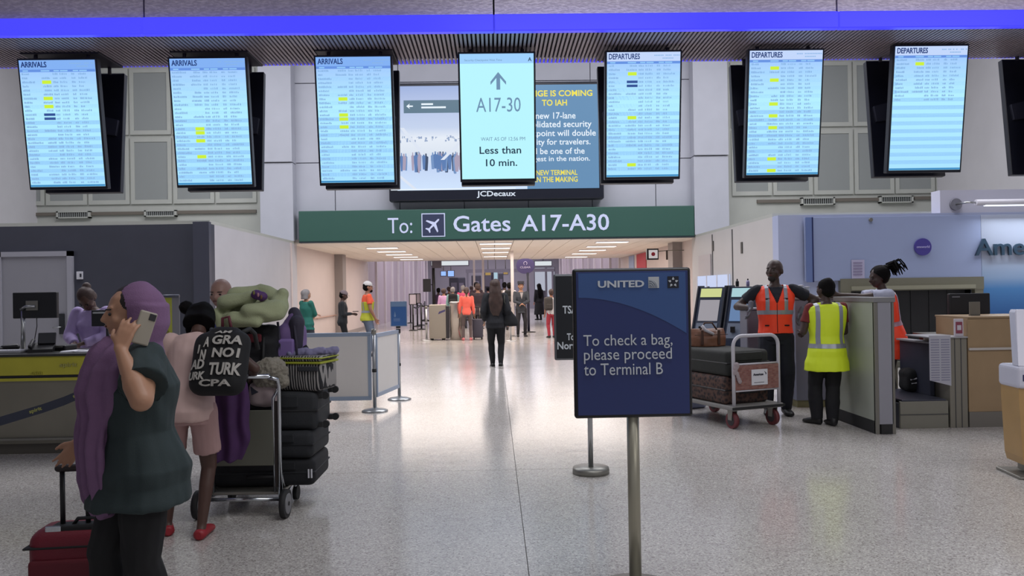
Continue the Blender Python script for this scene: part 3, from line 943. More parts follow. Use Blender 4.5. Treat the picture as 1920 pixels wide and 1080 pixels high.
sl = mat('slat_metal', (168, 156, 166), .45, .2)
for k in range(560):
    x = -11 + k * .04
    mb.box((x, BD0 + .04, BZ + .01), (x + .022, BD1 - .02, BZ + .05))
tag(mb.build('soffit_slats', sl, bh), kind='stuff')
struct(MB().box((-11, -4, 5.0), (11, BD0 + .06, 5.1)).build('ceiling_lobby', mat('lobby_ceiling', (150, 148, 156), .8)))
struct(MB().box((-12, BD1 - .04, 9.2), (12, UD + .2, 9.3)).build('ceiling_hall', mat('hall_ceiling', (180, 180, 190), .8)))
struct(MB().box((-12, -4, 0), (-11.8, 21, 9.2)).build('wall_lobby_left', wall_white))
struct(MB().box((11.8, -4, 0), (12, 21, 9.2)).build('wall_lobby_right', wall_white))

# ------------------------------------------------------------------ green direction sign
gs = empty('direction_sign', (W(931, 418, 20.75).x, 20.75, W(931, 418, 20.75).z), 0, 'long green overhead sign over the corridor mouth pointing to the gates', 'sign')
x0_, x1_, z0_, z1_ = prect(560, 1302, 390.5, 448, 20.6)
ox, oz = gs.location.x, gs.location.z
MB().box((x0_ - ox, -.15, z0_ - oz), (x1_ - ox, .2, z1_ - oz), .015).build('sign_board', mat('sign_green', (46, 86, 76), .5), gs)
MB().box((x0_ - ox, -.155, z0_ - oz - .03), (x1_ - ox, .2, z0_ - oz)).build('lower_edge', mat('sign_edge', (30, 44, 50), .5), gs)
sl_w = mat('sign_letter', (196, 204, 232), .5, emit=(196, 204, 232), es=.10)
def gt(s, a, b, c_, d_, bold=.0):
    q = prect(a, b, c_, d_, 20.6)
    text(s, (q[0] - ox, q[1] - ox, q[2] - oz, q[3] - oz), -.155, sl_w, gs, bold=bold)
gt('To:', 727, 773, 408.5, 437.5)
gt('Gates', 850, 957, 404, 434.5, .012)
gt('A17-A30', 977, 1142, 402, 433, .012)
q = prect(791, 834, 400, 444, 20.6)
px_ = (q[0] + q[1]) / 2 - ox; pz_ = (q[2] + q[3]) / 2 - oz; ph = (q[3] - q[2]) / 2
ic = MB().box((px_ - ph, -.165, pz_ - ph), (px_ + ph, -.15, pz_ + ph)).build('icon_border', sl_w, gs)
MB().box((px_ - ph + .025, -.170, pz_ - ph + .025), (px_ + ph - .025, -.160, pz_ + ph - .025)).build('icon_field', mat('icon_navy', (46, 54, 84), .5), ic)
# plane pictogram, nose to the upper right
pts = [(0, 1), (.10, .88), (.12, .35), (.95, -.12), (.95, -.30), (.12, -.05), (.09, -.62), (.36, -.84), (.36, -.98), (0, -.88)]
pts = pts + [(-x, y) for x, y in reversed(pts[1:-1])]
ca, sa = math.cos(R(-45)), math.sin(R(-45)); k = ph * .72
MB().prism([(px_ + (x * ca - y * sa) * k, -.176, pz_ + (x * sa + y * ca) * k) for x, y in pts], (0, .008, 0)).build('plane_pictogram', sl_w, ic)

# ------------------------------------------------------------------ video wall
VD = 20.55
x0_, x1_, z0_, z1_ = prect(728, 1131, 154, 375, VD)
vw = empty('video_wall', ((x0_ + x1_) / 2, VD, z0_), 0, 'large black framed video wall above the green sign showing a crowd and notice', 'screen')
ox, oz = vw.location.x, vw.location.z
MB().box((x0_ - ox, 0, 0), (x1_ - ox, .35, z1_ - oz), .03).build('housing', dark_bezel, vw)
q = prect(744, 1122, 160, 355, VD)
xm = XP(992, VD) - ox
def photo_mat():
    m = bpy.data.materials.new('terminal_picture'); m.use_nodes = True
    nt = m.node_tree; b = nt.nodes['Principled BSDF']; b.inputs['Base Color'].default_value = (.01, .01, .01, 1)
    tc = nt.nodes.new('ShaderNodeTexCoord'); sp = nt.nodes.new('ShaderNodeSeparateXYZ'); nt.links.new(tc.outputs['Object'], sp.inputs[0])
    mz = nt.nodes.new('ShaderNodeMapRange'); mz.inputs[1].default_value = q[2] - oz; mz.inputs[2].default_value = q[3] - oz; nt.links.new(sp.outputs[2], mz.inputs[0])
    r = nt.nodes.new('ShaderNodeValToRGB'); e = r.color_ramp.elements
    e[0].position = 0; e[0].color = lin((205, 225, 250)) + (1,); e[1].position = 1; e[1].color = lin((150, 170, 215)) + (1,)
    for p, c_ in ((.22, (190, 208, 240)), (.36, (215, 224, 236)), (.5, (225, 232, 242)), (.6, (190, 205, 232)), (.85, (172, 188, 224))):
        x = e.new(p); x.color = lin(c_) + (1,)
    nt.links.new(mz.outputs[0], r.inputs['Fac']); nt.links.new(r.outputs['Color'], b.inputs['Emission Color'])
    b.inputs['Emission Strength'].default_value = 0.8
    return m
lp = MB().box((q[0] - ox, -.012, q[2] - oz), (xm, 0, q[3] - oz)).build('picture_screen', photo_mat(), vw)
rp = MB().box((xm, -.012, q[2] - oz), (q[1] - ox, 0, q[3] - oz)).build('notice_screen', glow('notice_blue', (104, 144, 182), 1.0), vw)
def vt(s, a, b, c_, d_, m_, bold=.008, par=rp):
    t = prect(a, b, c_, d_, VD)
    return text(s, (t[0] - ox, t[1] - ox, t[2] - oz, t[3] - oz), -.016, m_, par, bold=bold)
yl = glow('screen_yellow', (240, 226, 90), 1.0); wl = glow('screen_white', (236, 246, 255), 1.0)
vt('CHANGE IS COMING', 962, 1110.5, 169.5, 181, yl, .02)
vt('TO IAH', 1016, 1063, 187, 198.5, yl, .02)
for s, a, b, y0, y1 in (('A new 17-lane', 989, 1079, 211, 223), ('consolidated security', 967, 1109, 227, 242.5), ('checkpoint will double', 968, 1117, 244, 259), ('capacity for travelers.', 971, 1107, 260.5, 275),
                        ("It'll be one of the", 990, 1096, 277, 289), ('largest in the nation.', 986, 1106, 293, 305)):
    vt(s, a, b, y0, y1, wl)
vt('A NEW TERMINAL', 994, 1082.5, 319, 328.5, yl, .015)
vt('IS IN THE MAKING', 993, 1083, 331.5, 341.5, yl, .015)
vt('JCDecaux', 894, 967, 358, 371, glow('frame_letter', (225, 235, 250), .9), .02, vw)
MB().box((XP(736, VD) - ox, -.02, ZP(357, VD, 740) - oz), (XP(970, VD) - ox, 0, ZP(355, VD, 740) - oz)).build('lower_light', wl, vw)
# what the picture shows: hanging sign, trusses, crowd (all flat image content on the screen)
t = prect(757, 868, 188, 212, VD)
o = MB().box((t[0] - ox, -.016, t[2] - oz), (t[1] - ox, -.012, t[3] - oz)).build('pictured_sign', glow('pic_green', (98, 124, 142), 1), lp)
t = prect(762, 775, 194, 205, VD); cx_, cz_ = (t[0] + t[1]) / 2 - ox, (t[2] + t[3]) / 2 - oz
MB().prism([(cx_ - .09, -.02, cz_), (cx_, -.02, cz_ + .07), (cx_ - .02, -.02, cz_ + .02), (cx_ + .08, -.02, cz_ + .015), (cx_ + .08, -.02, cz_ - .015), (cx_ - .02, -.02, cz_ - .02), (cx_, -.02, cz_ - .07)], (0, .003, 0)).build('arrow', wl, o)
for a, b, y in ((790, 812, 194), (790, 836, 200)):
    t = prect(a, b, y, y + 3.2, VD)
    MB().box((t[0] - ox, -.02, t[2] - oz), (t[1] - ox, -.016, t[3] - oz)).build('sign_line', wl, o)
random.seed(3)
pg = [glow('pic_a', (70, 84, 112), 1), glow('pic_b', (120, 150, 196), 1), glow('pic_c', (170, 160, 182), 1), glow('pic_d', (96, 128, 180), 1)]
for gi in range(4):
    mb = MB()
    for k in range(9):
        px = 748 + random.random() * 118; py = 284 + random.random() * 5; h = 28 + random.random() * 10
        t = prect(px, px + 5 + random.random() * 4, py, py + h, VD)
        cx_ = (t[0] + t[1]) / 2 - ox; wv = (t[1] - t[0]) / 2; top = t[3] - oz; bot = t[2] - oz; hh = top - bot
        mb.prism([(cx_ - wv * .3, -.014 - .0006 * gi, top), (cx_ + wv * .3, -.014 - .0006 * gi, top), (cx_ + wv * .35, -.014 - .0006 * gi, top - hh * .14), (cx_ + wv, -.014 - .0006 * gi, top - hh * .2), (cx_ + wv * .9, -.014 - .0006 * gi, top - hh * .5),
                  (cx_ + wv * .6, -.014 - .0006 * gi, bot), (cx_ - wv * .6, -.014 - .0006 * gi, bot), (cx_ - wv * .9, -.014 - .0006 * gi, top - hh * .5), (cx_ - wv, -.014 - .0006 * gi, top - hh * .2), (cx_ - wv * .35, -.014 - .0006 * gi, top - hh * .14)], (0, .002, 0))
    tag(mb.build('pictured_crowd', pg[gi], lp), kind='stuff')
mb = MB()
for k in range(46):
    px = 748 + random.random() * 116; py = 254 + random.random() * 10
    t = prect(px, px + 1 + random.random() * 3, py, py + 1 + random.random() * 4, VD)
    mb.box((t[0] - ox, -.015, t[2] - oz), (t[1] - ox, -.012, t[3] - oz))
tag(mb.build('pictured_truss', glow('pic_truss', (150, 168, 200), 1), lp), kind='stuff')
mb = MB()
for (xa, ya, xb, yb) in ((750, 240, 790, 290), (866, 260, 826, 300), (745, 330, 775, 355)):
    a_, b_ = W(xa, ya, VD), W(xb, yb, VD)
    mb.prism([(a_.x - ox, -.0165, a_.z - oz), (a_.x - ox + .1, -.0165, a_.z - oz), (b_.x - ox + .1, -.0165, b_.z - oz), (b_.x - ox, -.0165, b_.z - oz)], (0, .002, 0))
tag(mb.build('pictured_column', glow('pic_col', (222, 230, 244), 1), lp), kind='stuff')

# ------------------------------------------------------------------ flight displays
def screen_mat():
    m = bpy.data.materials.new('flight_screen'); m.use_nodes = True
    nt = m.node_tree; b = nt.nodes['Principled BSDF']; b.inputs['Base Color'].default_value = (.02, .02, .02, 1); b.inputs['Roughness'].default_value = .3
    tc = nt.nodes.new('ShaderNodeTexCoord'); sp = nt.nodes.new('ShaderNodeSeparateXYZ'); nt.links.new(tc.outputs['Object'], sp.inputs[0])
    mz = nt.nodes.new('ShaderNodeMapRange'); mz.inputs[1].default_value = -1.21; mz.inputs[2].default_value = 0; nt.links.new(sp.outputs[2], mz.inputs[0])
    r = nt.nodes.new('ShaderNodeValToRGB'); e = r.color_ramp.elements
    e[0].position = 0; e[0].color = lin((168, 226, 255)) + (1,); e[1].position = 1; e[1].color = lin((160, 190, 255)) + (1,)
    x = e.new(.6); x.color = lin((178, 238, 255)) + (1,)
    nt.links.new(mz.outputs[0], r.inputs['Fac']); nt.links.new(r.outputs['Color'], b.inputs['Emission Color'])
    b.inputs['Emission Strength'].default_value = 0.8
    return m
SM = screen_mat()
sc_txt = glow('screen_ink', (40, 66, 130), .8); sc_dim = glow('screen_dim', (138, 180, 226), 1.0); sc_bar = glow('screen_bar', (104, 148, 226), 1.0)
sc_row = glow('screen_row', (150, 204, 250), 1.0); sc_yel = glow('screen_yel', (206, 240, 60), 1.0); sc_navy = glow('screen_navy', (54, 84, 150), 1.0); sc_foot = glow('screen_foot', (66, 142, 196), 1.0)
SW_, SH_ = .745, 1.235
tops = [(106, 109, 'ARRIVALS', 28), (388, 106, 'ARRIVALS', 28), (661.5, 103, 'ARRIVALS', 28), (931, 97, None, 0), (1207, 94, 'DEPARTURES', 27), (1474.5, 91, 'DEPARTURES', 28), (1747, 83, 'DEPARTURES', 11), (2020, 80, 'DEPARTURES', 6)]
labs = ['first arrivals board from the outer end, one with two navy rows', 'second arrivals board from the outer end, hung between the other two arrivals boards', 'arrivals board hung directly beside the video wall',
        'hanging screen showing gates A17-30 and a wait under ten minutes', 'departures board hung directly beside the video wall', 'departures board hung over the pale blue board end, full of rows', 'departures board with only ten rows filled, lower part blank', 'departures board at the frame edge, only its dark rear housing in view']
yel = [[2, 6, 8], [14, 15, 17, 21], [7, 11, 12, 14], [], [2, 13, 25], [1, 4, 10, 13, 16, 24, 27], [1], []]
nav = [[10, 11], [], [], [], [4, 5], [], [], []]
for i, (px, py, word, rows) in enumerate(tops):
    top = W(px, py, 7.66)
    t = empty('flight_display', (top.x, 7.66, top.z), 0, labs[i], 'screen', 'hanging flight displays')
    tilt = R(8.5)
    fr_ = empty('front_display', (0, 0, 0)); fr_.parent = t; fr_.rotation_euler = (tilt, 0, 0)
    hw = SW_ / 2
    hs = MB().box((-hw, 0, -SH_), (hw, .075, 0), .006).build('display_housing', dark_bezel, t); hs.rotation_euler = (tilt, 0, 0)
    bpy.data.objects.remove(fr_)
    par = hs
    b_ = .018
    MB().box((-hw + b_, -.004, -SH_ + b_ + .01), (hw - b_, .002, -b_)).build('screen', SM if i != 3 else glow('gate_screen', (186, 246, 255), 1.0), par)
    y = -.006
    rng = random.Random(i + 1)
    if word:
        MB().box((-hw + b_, y + .001, -.102 - b_), (hw - b_, y + .003, -b_)).build('header_field', glow('header_field' + ('a' if word[0] == 'A' else 'd'), (132, 178, 244) if word[0] == 'A' else (196, 216, 252), 1.0), par)
        text(word, (-hw + .035, -hw + (.275 if word[0] == 'A' else .335), -.085, -.032), y, sc_txt, par, bold=.02)
        mb = MB()
        for k in range(16):
            x = hw - .27 + k * .0155; 
            if rng.random() > .15: mb.box((x, y - .001, -.055), (x + .010, y + .001, -.045))
        for k in range(7): mb.box((hw - .19 + k * .0155, y - .001, -.082), (hw - .18 + k * .0155, y + .001, -.072))
        tag(mb.build('date_line', sc_dim, par), kind='stuff')
        MB().box((-hw + b_, y - .001, -.128), (hw - b_, y + .002, -.104)).build('column_bar', sc_bar, par)
        mb = MB()
        for x, w_ in ((.03, .05), (.20, .08), (.32, .05), (.38, .07), (.50, .05), (.56, .07)):
            mb.box((-hw + b_ + x, y - .003, -.122), (-hw + b_ + x + w_, y, -.111))
        tag(mb.build('column_titles', sc_row, par), kind='stuff')
        N = 28; rh = (SH_ - .128 - .05) / N
        mb = MB()
        for k in range(0, N if i != 6 else 28, 2):
            z = -.128 - (k + 1) * rh
            mb.box((-hw + b_, y + .002, z), (hw - b_, y + .0035, z + rh))
        tag(mb.build('row_shading', sc_row, par), kind='stuff')
        mb = MB()
        for k in range(min(rows, N)):
            z = -.128 - (k + .72) * rh
            def dash(xa, xb, gap=.004):
                x = xa
                while x < xb:
                    w_ = .005 + rng.random() * .006
                    mb.box((x, y - .001, z), (x + w_, y + .001, z + rh * (.34 + .2 * rng.random()))); x += w_ + gap * (.5 + rng.random())
            dash(-hw + .035, -hw + .08 + rng.random() * .09)
            if k not in yel[i] and k not in nav[i]:
                if rng.random() < .6: dash(-hw + .20 + rng.random() * .04, -hw + .30)
            dash(-hw + .325, -hw + .365); dash(-hw + .39, -hw + .455, .007); dash(-hw + .50, -hw + .53)
            dash(-hw + .565, -hw + .60 + rng.random() * .07, .006)
        tag(mb.build('flight_rows', sc_dim, par), kind='stuff')
        mb = MB()
        for k in yel[i]:
            z = -.128 - (k + 1) * rh; mb.box((-hw + .22, y - .002, z + .004), (-hw + .305, y + .001, z + rh - .002))
        if yel[i]: tag(mb.build('yellow_marks', sc_yel, par), kind='stuff')
        mb = MB()
        for k in nav[i]:
            z = -.128 - (k + 1) * rh; mb.box((-hw + .21, y - .002, z + .008), (-hw + .315, y + .001, z + rh - .006))
        if nav[i]: tag(mb.build('navy_marks', sc_navy, par), kind='stuff')
        MB().box((-hw + b_, y - .001, -SH_ + .03), (hw - b_, y + .001, -SH_ + .048)).build('footer_bar', sc_foot, par)
    else:
        g1 = glow('gate_grey', (112, 146, 178), 1.0); g2 = glow('gate_ink', (40, 62, 86), .9)
        cxs = .012
        MB().prism([(cxs, y, -.19), (cxs + .075, y, -.28), (cxs + .075, y, -.31), (cxs + .018, y, -.245), (cxs + .018, y, -.355), (cxs - .018, y, -.355), (cxs - .018, y, -.245), (cxs - .075, y, -.31), (cxs - .075, y, -.28)], (0, .002, 0)).build('arrow', g1, par)
        text('A17-30', (-.205, .225, -.565, -.43), y, g1, par)
        text('WAIT AS OF 12:56 PM', (-.165, .265, -.84, -.805), y, g1, par)
        text('Less than', (-.18, .225, -.965, -.895), y, g2, par, bold=.012)
        text('10 min.', (-.12, .185, -1.085, -1.015), y, g2, par, bold=.012)
        text('Security Checkpoint Wait Time', (-.31, .05, -.092, -.068), y, g1, par)
        text('A', (.30, .335, -.092, -.055), y, g2, par, bold=.02)
        MB().box((-hw + b_, y + .001, -.11), (hw - b_, y + .002, -b_)).build('header_field', glow('gate_header', (160, 210, 255), 1.0), par)
    # second display hung back to back, seen from behind
    rr = MB().box((-hw, 0, -SH_), (hw, .07, 0), .006)
    ro = rr.build('rear_housing', mat('rear_dark', (26, 28, 42), .4), t); ro.location = (0, .58, .01); ro.rotation_euler = (R(-6), 0, 0)
    MB().box((-.10, -.05, -.70), (.10, 0, -.25), .01).build('electronics_box', mat('ebox', (52, 54, 74), .5), ro)
    MB().prism([(-.34 if px > 926 else .34, -.04, -.50), (.0, -.04, -.42), (.0, -.04, -.62), (-.32 if px > 926 else .32, -.04, -.66)], (0, .04, 0)).build('mount_bracket', mat('bracket_grey', (74, 76, 92), .4, .5), ro)
    MB().box((-.03, .27, -.75), (.03, .56, -.70)).build('spreader_bar', black, t)
    ca_ = MB().box((-hw, .05, .055), (hw, .55, .09), .005)
    for x in (-.25, .25): ca_.tube([(x, .10, -.02), (x, .10, .09)], .018, 8); ca_.tube([(x, .52, -.02), (x, .52, .09)], .018, 8)
    ca_.build('hanger', mat('hanger_dark', (46, 42, 56), .5), t)
    # reach up to the soffit
    gapz = BZ + .01 - (t.location.z + .09)
    if gapz > .002: MB().box((-hw + .05, .08, .085), (hw - .05, .52, .09 + gapz)).build('ceiling_plate', mat('hanger_dark', (46, 42, 56), .5), t)
# ------------------------------------------------------------------ helpers for oriented things
def frame_root(name, x, y, deg, label, cat, group=None, z=0):
    o = empty(name, (x, y, z), R(deg), label, cat, group)
    return o
def suitcase(label, loc, deg, w, d, h, m, wheels=None, wm=None, group=None, zipm=None, pocket=True, name='suitcase'):
    """soft case lying flat: w across, d deep, h thick; wheels on the +x end when asked"""
    t = empty(name, loc, R(deg), label, 'suitcase', group)
    MB().box((-w / 2, -d / 2, 0), (w / 2, d / 2, h), .045, seg=4).build('shell', m, t, True)
    MB().box((-w / 2 - .004, -d / 2 - .004, h * .48), (w / 2 + .004, d / 2 + .004, h * .54), .04, seg=3).build('zip_band', zipm or rubber, t)
    if pocket: MB().box((-w * .32, -d / 2 - .012, h * .60), (w * .32, -d / 2 + .02, h * .92), .008).build('front_pocket', m, t)
    MB().tube([(-.10, -d / 2, h * .40), (-.09, -d / 2 - .035, h * .41), (.09, -d / 2 - .035, h * .41), (.10, -d / 2, h * .40)], .010, 8).build('carry_handle', rubber, t)
    if wheels:
        for z in (h * .12, h * .88):
            for y in ((-d / 2 + .06), (d / 2 - .06)):
                wv = MB().box((w / 2 - .01, y - .02, z - .02), (w / 2 + .03, y + .02, z + .02), .006).build('wheel_housing', rubber, t)
                MB().tube([(w / 2 + .045, y - .014, z), (w / 2 + .045, y + .014, z)], .026, 14).build('wheel', rubber, wv)
    return t

# ================================================================== front sign
def sign_stand(label, base, w, h, zb, board_m, pole_r, base_r, deg=0, th=.035, pole_m=None, frame_m=None, base_h=.045):
    t = empty('sign_stand', (base[0], base[1], 0), R(deg), label, 'sign')
    b = MB().lathe((0, 0, 0), [(base_r, 0), (base_r, base_h * .6), (base_r * .97, base_h), (base_r * .2, base_h + .004)], 32).build('base', steel_dull, t)
    MB().tube([(0, 0, base_h), (0, 0, zb + .05)], pole_r, 18).build('pole', pole_m or steel, t)
    fr = MB()
    e = .016
    fr.box((-w / 2, -th, zb), (w / 2, 0, zb + h), .014, seg=3)
    MBo = fr.build('sign_frame', frame_m or black, t)
    MB().box((-w / 2 + e, -th - .003, zb + e), (w / 2 - e, -th + .002, zb + h - e), .002).build('poster', board_m, t)
    return t
SD = 3.9
cw_ = W(1184, 640, SD)
sw_, sh_ = .545, .705
zb_ = W(1184, 781, SD).z
dark_b = mat('poster_navy', (46, 58, 112), .35)
us = sign_stand('navy airline sign on a pole telling bag checkers to proceed to Terminal B', (cw_.x, SD, 0), sw_ + .03, sh_ + .02, zb_, dark_b, .030, .19, th=.04, pole_m=mat('pole_champagne', (168, 164, 148), .35, .55))
# lighter upper swoosh
n = 16; th = -.0445
pts = [(-sw_ / 2 + .012, th, zb_ + sh_ - .002), (sw_ / 2 - .012, th, zb_ + sh_ - .002), (sw_ / 2 - .012, th, zb_ + .405)]
for k in range(n + 1):
    u = k / n; x = (sw_ / 2 - .012) * (1 - u) + (-sw_ / 2 + .012) * u
    z = zb_ + .405 + (.585 - .405) * (1 - (1 - u) ** 1.9)
    if k: pts.append((x, th, z))
MB().prism(pts, (0, .003, 0)).build('swoosh', mat('poster_blue', (62, 92, 148), .35), us)
pw = mat('poster_letter', (206, 212, 220), .45)
def st_(s, a, b, c_, d_, bold=.0, m_=None, obj=us, D=SD - .05, cx=None):
    q = prect(a, b, c_, d_, D)
    ox = obj.location.x
    return text(s, (q[0] - ox, q[1] - ox, q[2], q[3]), D - obj.location.y + .002, m_ or pw, obj, bold=bold, depth=.0012)
st_('UNITED', 1121, 1208, 526, 539, .03)
st_('To check a bag,', 1094, 1261, 627, 654)
st_('please proceed', 1095, 1260, 653, 681)
st_('to Terminal B', 1095, 1243, 681, 703)
q = prect(1216, 1236, 519, 540, SD - .05); ox = us.location.x
lg = MB().box((q[0] - ox, -.047, q[2]), (q[1] - ox, -.044, q[3])).build('square_logo', mat('logo_silver', (196, 200, 204), .4), us)
x0_, x1_, z0_, z1_ = q[0] - ox, q[1] - ox, q[2], q[3]
pts = [(x0_ + .003, -.0485, z0_ + .002), (x0_ + .003, -.0485, z1_ - .014)]
for k in range(9):
    a = math.pi / 2 * (1 - k / 8); pts.append((x0_ + .003 + (x1_ - x0_ - .012) * math.cos(a), -.0485, z0_ + .002 + (z1_ - z0_ - .016) * math.sin(a)))
MB().prism(pts, (0, .002, 0)).build('globe_quarter', mat('logo_grey', (132, 140, 152), .4), lg)
for k in range(3):
    rr_ = .35 + .2 * k
    arc = [(x0_ + .003 + (x1_ - x0_) * .85 * rr_ * math.cos(a * math.pi / 16), -.0492, z0_ + .003 + (z1_ - z0_) * .85 * rr_ * math.sin(a * math.pi / 16)) for a in range(0, 9)]
    MB().tube(arc, .0009, 4).build('globe_line', pw, lg)
q = prect(1252, 1273, 518, 540, SD - .05)
x0_, x1_, z0_, z1_ = q[0] - ox, q[1] - ox, q[2], q[3]
l2 = MB().box((x0_, -.047, z0_), (x1_, -.044, z1_)).build('alliance_square', mat('logo_dark', (30, 34, 48), .4), us)
cx_, cz_, rr_ = (x0_ + x1_) / 2, (z0_ + z1_) / 2, (x1_ - x0_) * .34
for k in range(5):
    a = math.pi / 2 + k * 2 * math.pi / 5
    o_ = V((cx_ + rr_ * math.cos(a), -.048, cz_ + rr_ * math.sin(a)))
    s_ = rr_ * .42
    MB().prism([(o_.x + s_ * math.cos(a + q_), -.048, o_.z + s_ * math.sin(a + q_)) for q_ in (0, 2.2, math.pi, -2.2)], (0, .0015, 0)).build('star_piece', pw, l2)

# ================================================================== black sign behind it
b2 = G(1108, 887)
bs = sign_stand('black sign on a silver pole standing just behind the navy airline sign', (b2.x, b2.y, 0), .565, .70, W(1108, 674, b2.y).z, mat('sign_black', (24, 27, 33), .4), .021, .15, th=.03, frame_m=mat('frame_silver', (120, 122, 126), .4, .7), base_h=.05)
for s, a, b, c_, d_ in (('TSA', 1055, 1082, 573, 588), ('To', 1063, 1077, 625, 638), ('North', 1045, 1087, 641, 655)):
    st_(s, a, b, c_, d_, .02, obj=bs, D=b2.y - .034)

# ================================================================== barrier panels and their posts
s1, s2 = G(703, 771), G(749, 749)
def post(g, label, h=1.03, top=None, r=.022, m=None, br=.165):
    t = empty('barrier_post', (g.x, g.y, 0), 0, label, 'stanchion')
    MB().lathe((0, 0, 0), [(br, 0), (br, .012), (br * .8, .028), (br * .25, .042), (r * 1.2, .05)], 28).build('base', steel, t)
    MB().tube([(0, 0, .045), (0, 0, h)], r, 14).build('pole', m or steel, t)
    MB().tube([(0, 0, h * .48), (0, 0, h * .52)], r + .006, 14).build('collar', rubber, t)
    MB().tube([(0, 0, h - .05), (0, 0, h + .012)], r + .010, 14).build('cap', top or steel_dull, t)
    return t
post(s1, 'silver barrier post at the corner of the two white barrier panels')
p2 = post(s2, 'silver barrier post carrying the small blue information sign', .98, black)
q = prect(732, 763, 565, 612, s2.y - .03)
sg = empty('small_sign', (s2.x, s2.y, 1.0), 0, 'small blue information sign in a metal frame on top of the barrier post', 'sign')
ox, oz = s2.x, 1.0
MB().box((-.03, -.02, -.0), (.03, .02, q[2] - oz + .01)).build('holder', black, sg)
MB().box((q[0] - ox, -.03, q[2] - oz), (q[1] - ox, -.005, q[3] - oz), .006).build('sign_frame', mat('frame_blue_grey', (146, 164, 188), .4, .2), sg)
MB().box((q[0] - ox + .012, -.034, q[2] - oz + .012), (q[1] - ox - .012, -.029, q[3] - oz - .075)).build('blue_field', mat('info_blue', (74, 122, 190), .4), sg)
MB().box((q[0] - ox + .012, -.034, q[3] - oz - .072), (q[1] - ox - .012, -.029, q[3] - oz - .012)).build('header_field', mat('info_pale', (140, 172, 210), .4), sg)
MB().prism([(-.055, -.0355, .17), (-.04, -.0355, .235), (-.025, -.0355, .17), (-.04, -.0355, .15)], (0, .002, 0)).build('symbol', mat('info_light', (150, 180, 220), .4), sg)
for z_ in (.13, .115, .10): MB().box((-.06, -.0355, z_), (.03, -.034, z_ + .006)).build('text_line', mat('info_light'), sg)
panel_f = mat('barrier_frame', (156, 172, 194), .35, .3)
panel_w = mat('barrier_white', (226, 222, 218), .5, var=.02, vscale=3)
def barrier(a, b, z0, z1, label):
    a, b = V((a[0], a[1], 0)), V((b[0], b[1], 0))
    t = empty('crowd_barrier', a, math.atan2(b.y - a.y, b.x - a.x), label, 'barrier')
    L = (b - a).length
    MB().box((.03, -.012, z0), (L - .03, .012, z1), .003).build('panel', panel_w, t)
    MB().box((0, -.022, z1 - .02), (L, .022, z1 + .03), .004).build('top_rail', panel_f, t)
    MB().box((0, -.022, z0 - .03), (L, .022, z0 + .02), .004).build('bottom_rail', panel_f, t)
    for x in (0, L - .04): MB().box((x, -.022, z0), (x + .04, .022, z1), .003).build('side_rail', panel_f, t)
d_ = (s2 - s1).normalized()
barrier(s1 + V((-2.0, .04, 0)), s1 + V((-.04, .02, 0)), .17, .97, 'white barrier panel behind the zebra print bag, facing the lobby')
barrier(s1 + d_ * .05, s2 - d_ * .05, .20, .95, 'white barrier panel between the two silver posts, receding to the small sign')
post(s1 + V((-2.08, .04, 0)), 'silver barrier post hidden behind the luggage trolley')

# ================================================================== left counter
LY = 7.8
yel_m = mat('counter_yellow', (184, 178, 58), .45, var=.06, vscale=4)
lc = empty('check_in_counter', (-6, LY, 0), 0, 'steel fronted check-in counter with a yellow top band', 'counter')
x0, x1 = -3.0, 2.75
MB().box((x0, .02, .10), (x1, .75, .88)).build('counter_body', mat('counter_steel', (134, 130, 118), .4, .55, var=.06, vscale=2), lc)
MB().box((x0, 0, .76), (x1, .02, .94), .004).build('yellow_band', yel_m, lc)
MB().box((x0, .005, .735), (x1, .02, .757)).build('black_line', black, lc)
MB().box((x0, 0, .705), (x1, .02, .733)).build('yellow_strip', yel_m, lc)
MB().box((x0 - .02, -.02, .94), (x1 + .02, .78, .965), .006).build('counter_top', mat('counter_top_dark', (46, 46, 44), .3), lc)
MB().box((x0, -.03, .14), (x1, .02, .16)).build('kick_ledge', steel_dull, lc)
MB().box((x0, .04, 0), (x1, .7, .10)).build('plinth', mat('plinth_grey', (92, 88, 82), .5, .3), lc)
def lt(s, a, b, c_, d_, m_, D=LY - .005, par=lc, bold=.02):
    q = prect(a, b, c_, d_, D)
    o = par.location
    return text(s, (q[0] - o.x, q[1] - o.x, q[2], q[3]), D - o.y, m_, par, bold=bold)
lt('spirit', 58, 80, 696, 704, mat('faded_yellow', (176, 170, 60), .6))
lt('spirit', 112, 145, 680, 690, mat('worn_yellow', (168, 164, 92), .6))
def at(px, py, D): return W(px, py, D)
# monitor seen from behind
mp_ = at(43, 620, 8.25)
mo = empty('monitor', (mp_.x, 8.25, .965), 0, 'black computer monitor seen from behind on a silver stand', 'monitor')
q = prect(20, 103, 548, 597, 8.2)
MB().box((q[0] - mp_.x, -.02, q[2] - .965), (q[1] - mp_.x, .03, q[3] - .965), .008).build('monitor_back', mat('monitor_back', (24, 25, 31), .45), mo)
MB().tube([(0, 0, 0), (0, 0, q[2] - .965 + .10)], .022, 12).build('stand_pole', steel, mo)
MB().box((-.10, -.08, 0), (.10, .10, .012), .004).build('stand_foot', steel_dull, mo)
MB().tube([(0, -.03, q[2] - .965 + .09), (.06, -.05, q[2] - .965 + .12), (.15, -.04, q[2] - .965 + .12)], .016, 8).build('stand_arm', steel, mo)
MB().box((.05, -.035, q[2] - .965 + .08), (.17, -.018, q[2] - .965 + .18), .004).build('mount_plate', steel_dull, mo)
cb = MB().tube([(.14, .0, q[2] - .965), (.13, .02, .25), (.10, .03, .12), (.08, .05, .02)], .004, 6).build('cable', black, mo)
m2 = at(200, 590, 8.45)
mo2 = empty('monitor', (m2.x, 8.45, .965), 0, 'dark monitor with a silver bar in front of the lavender shirt', 'monitor')
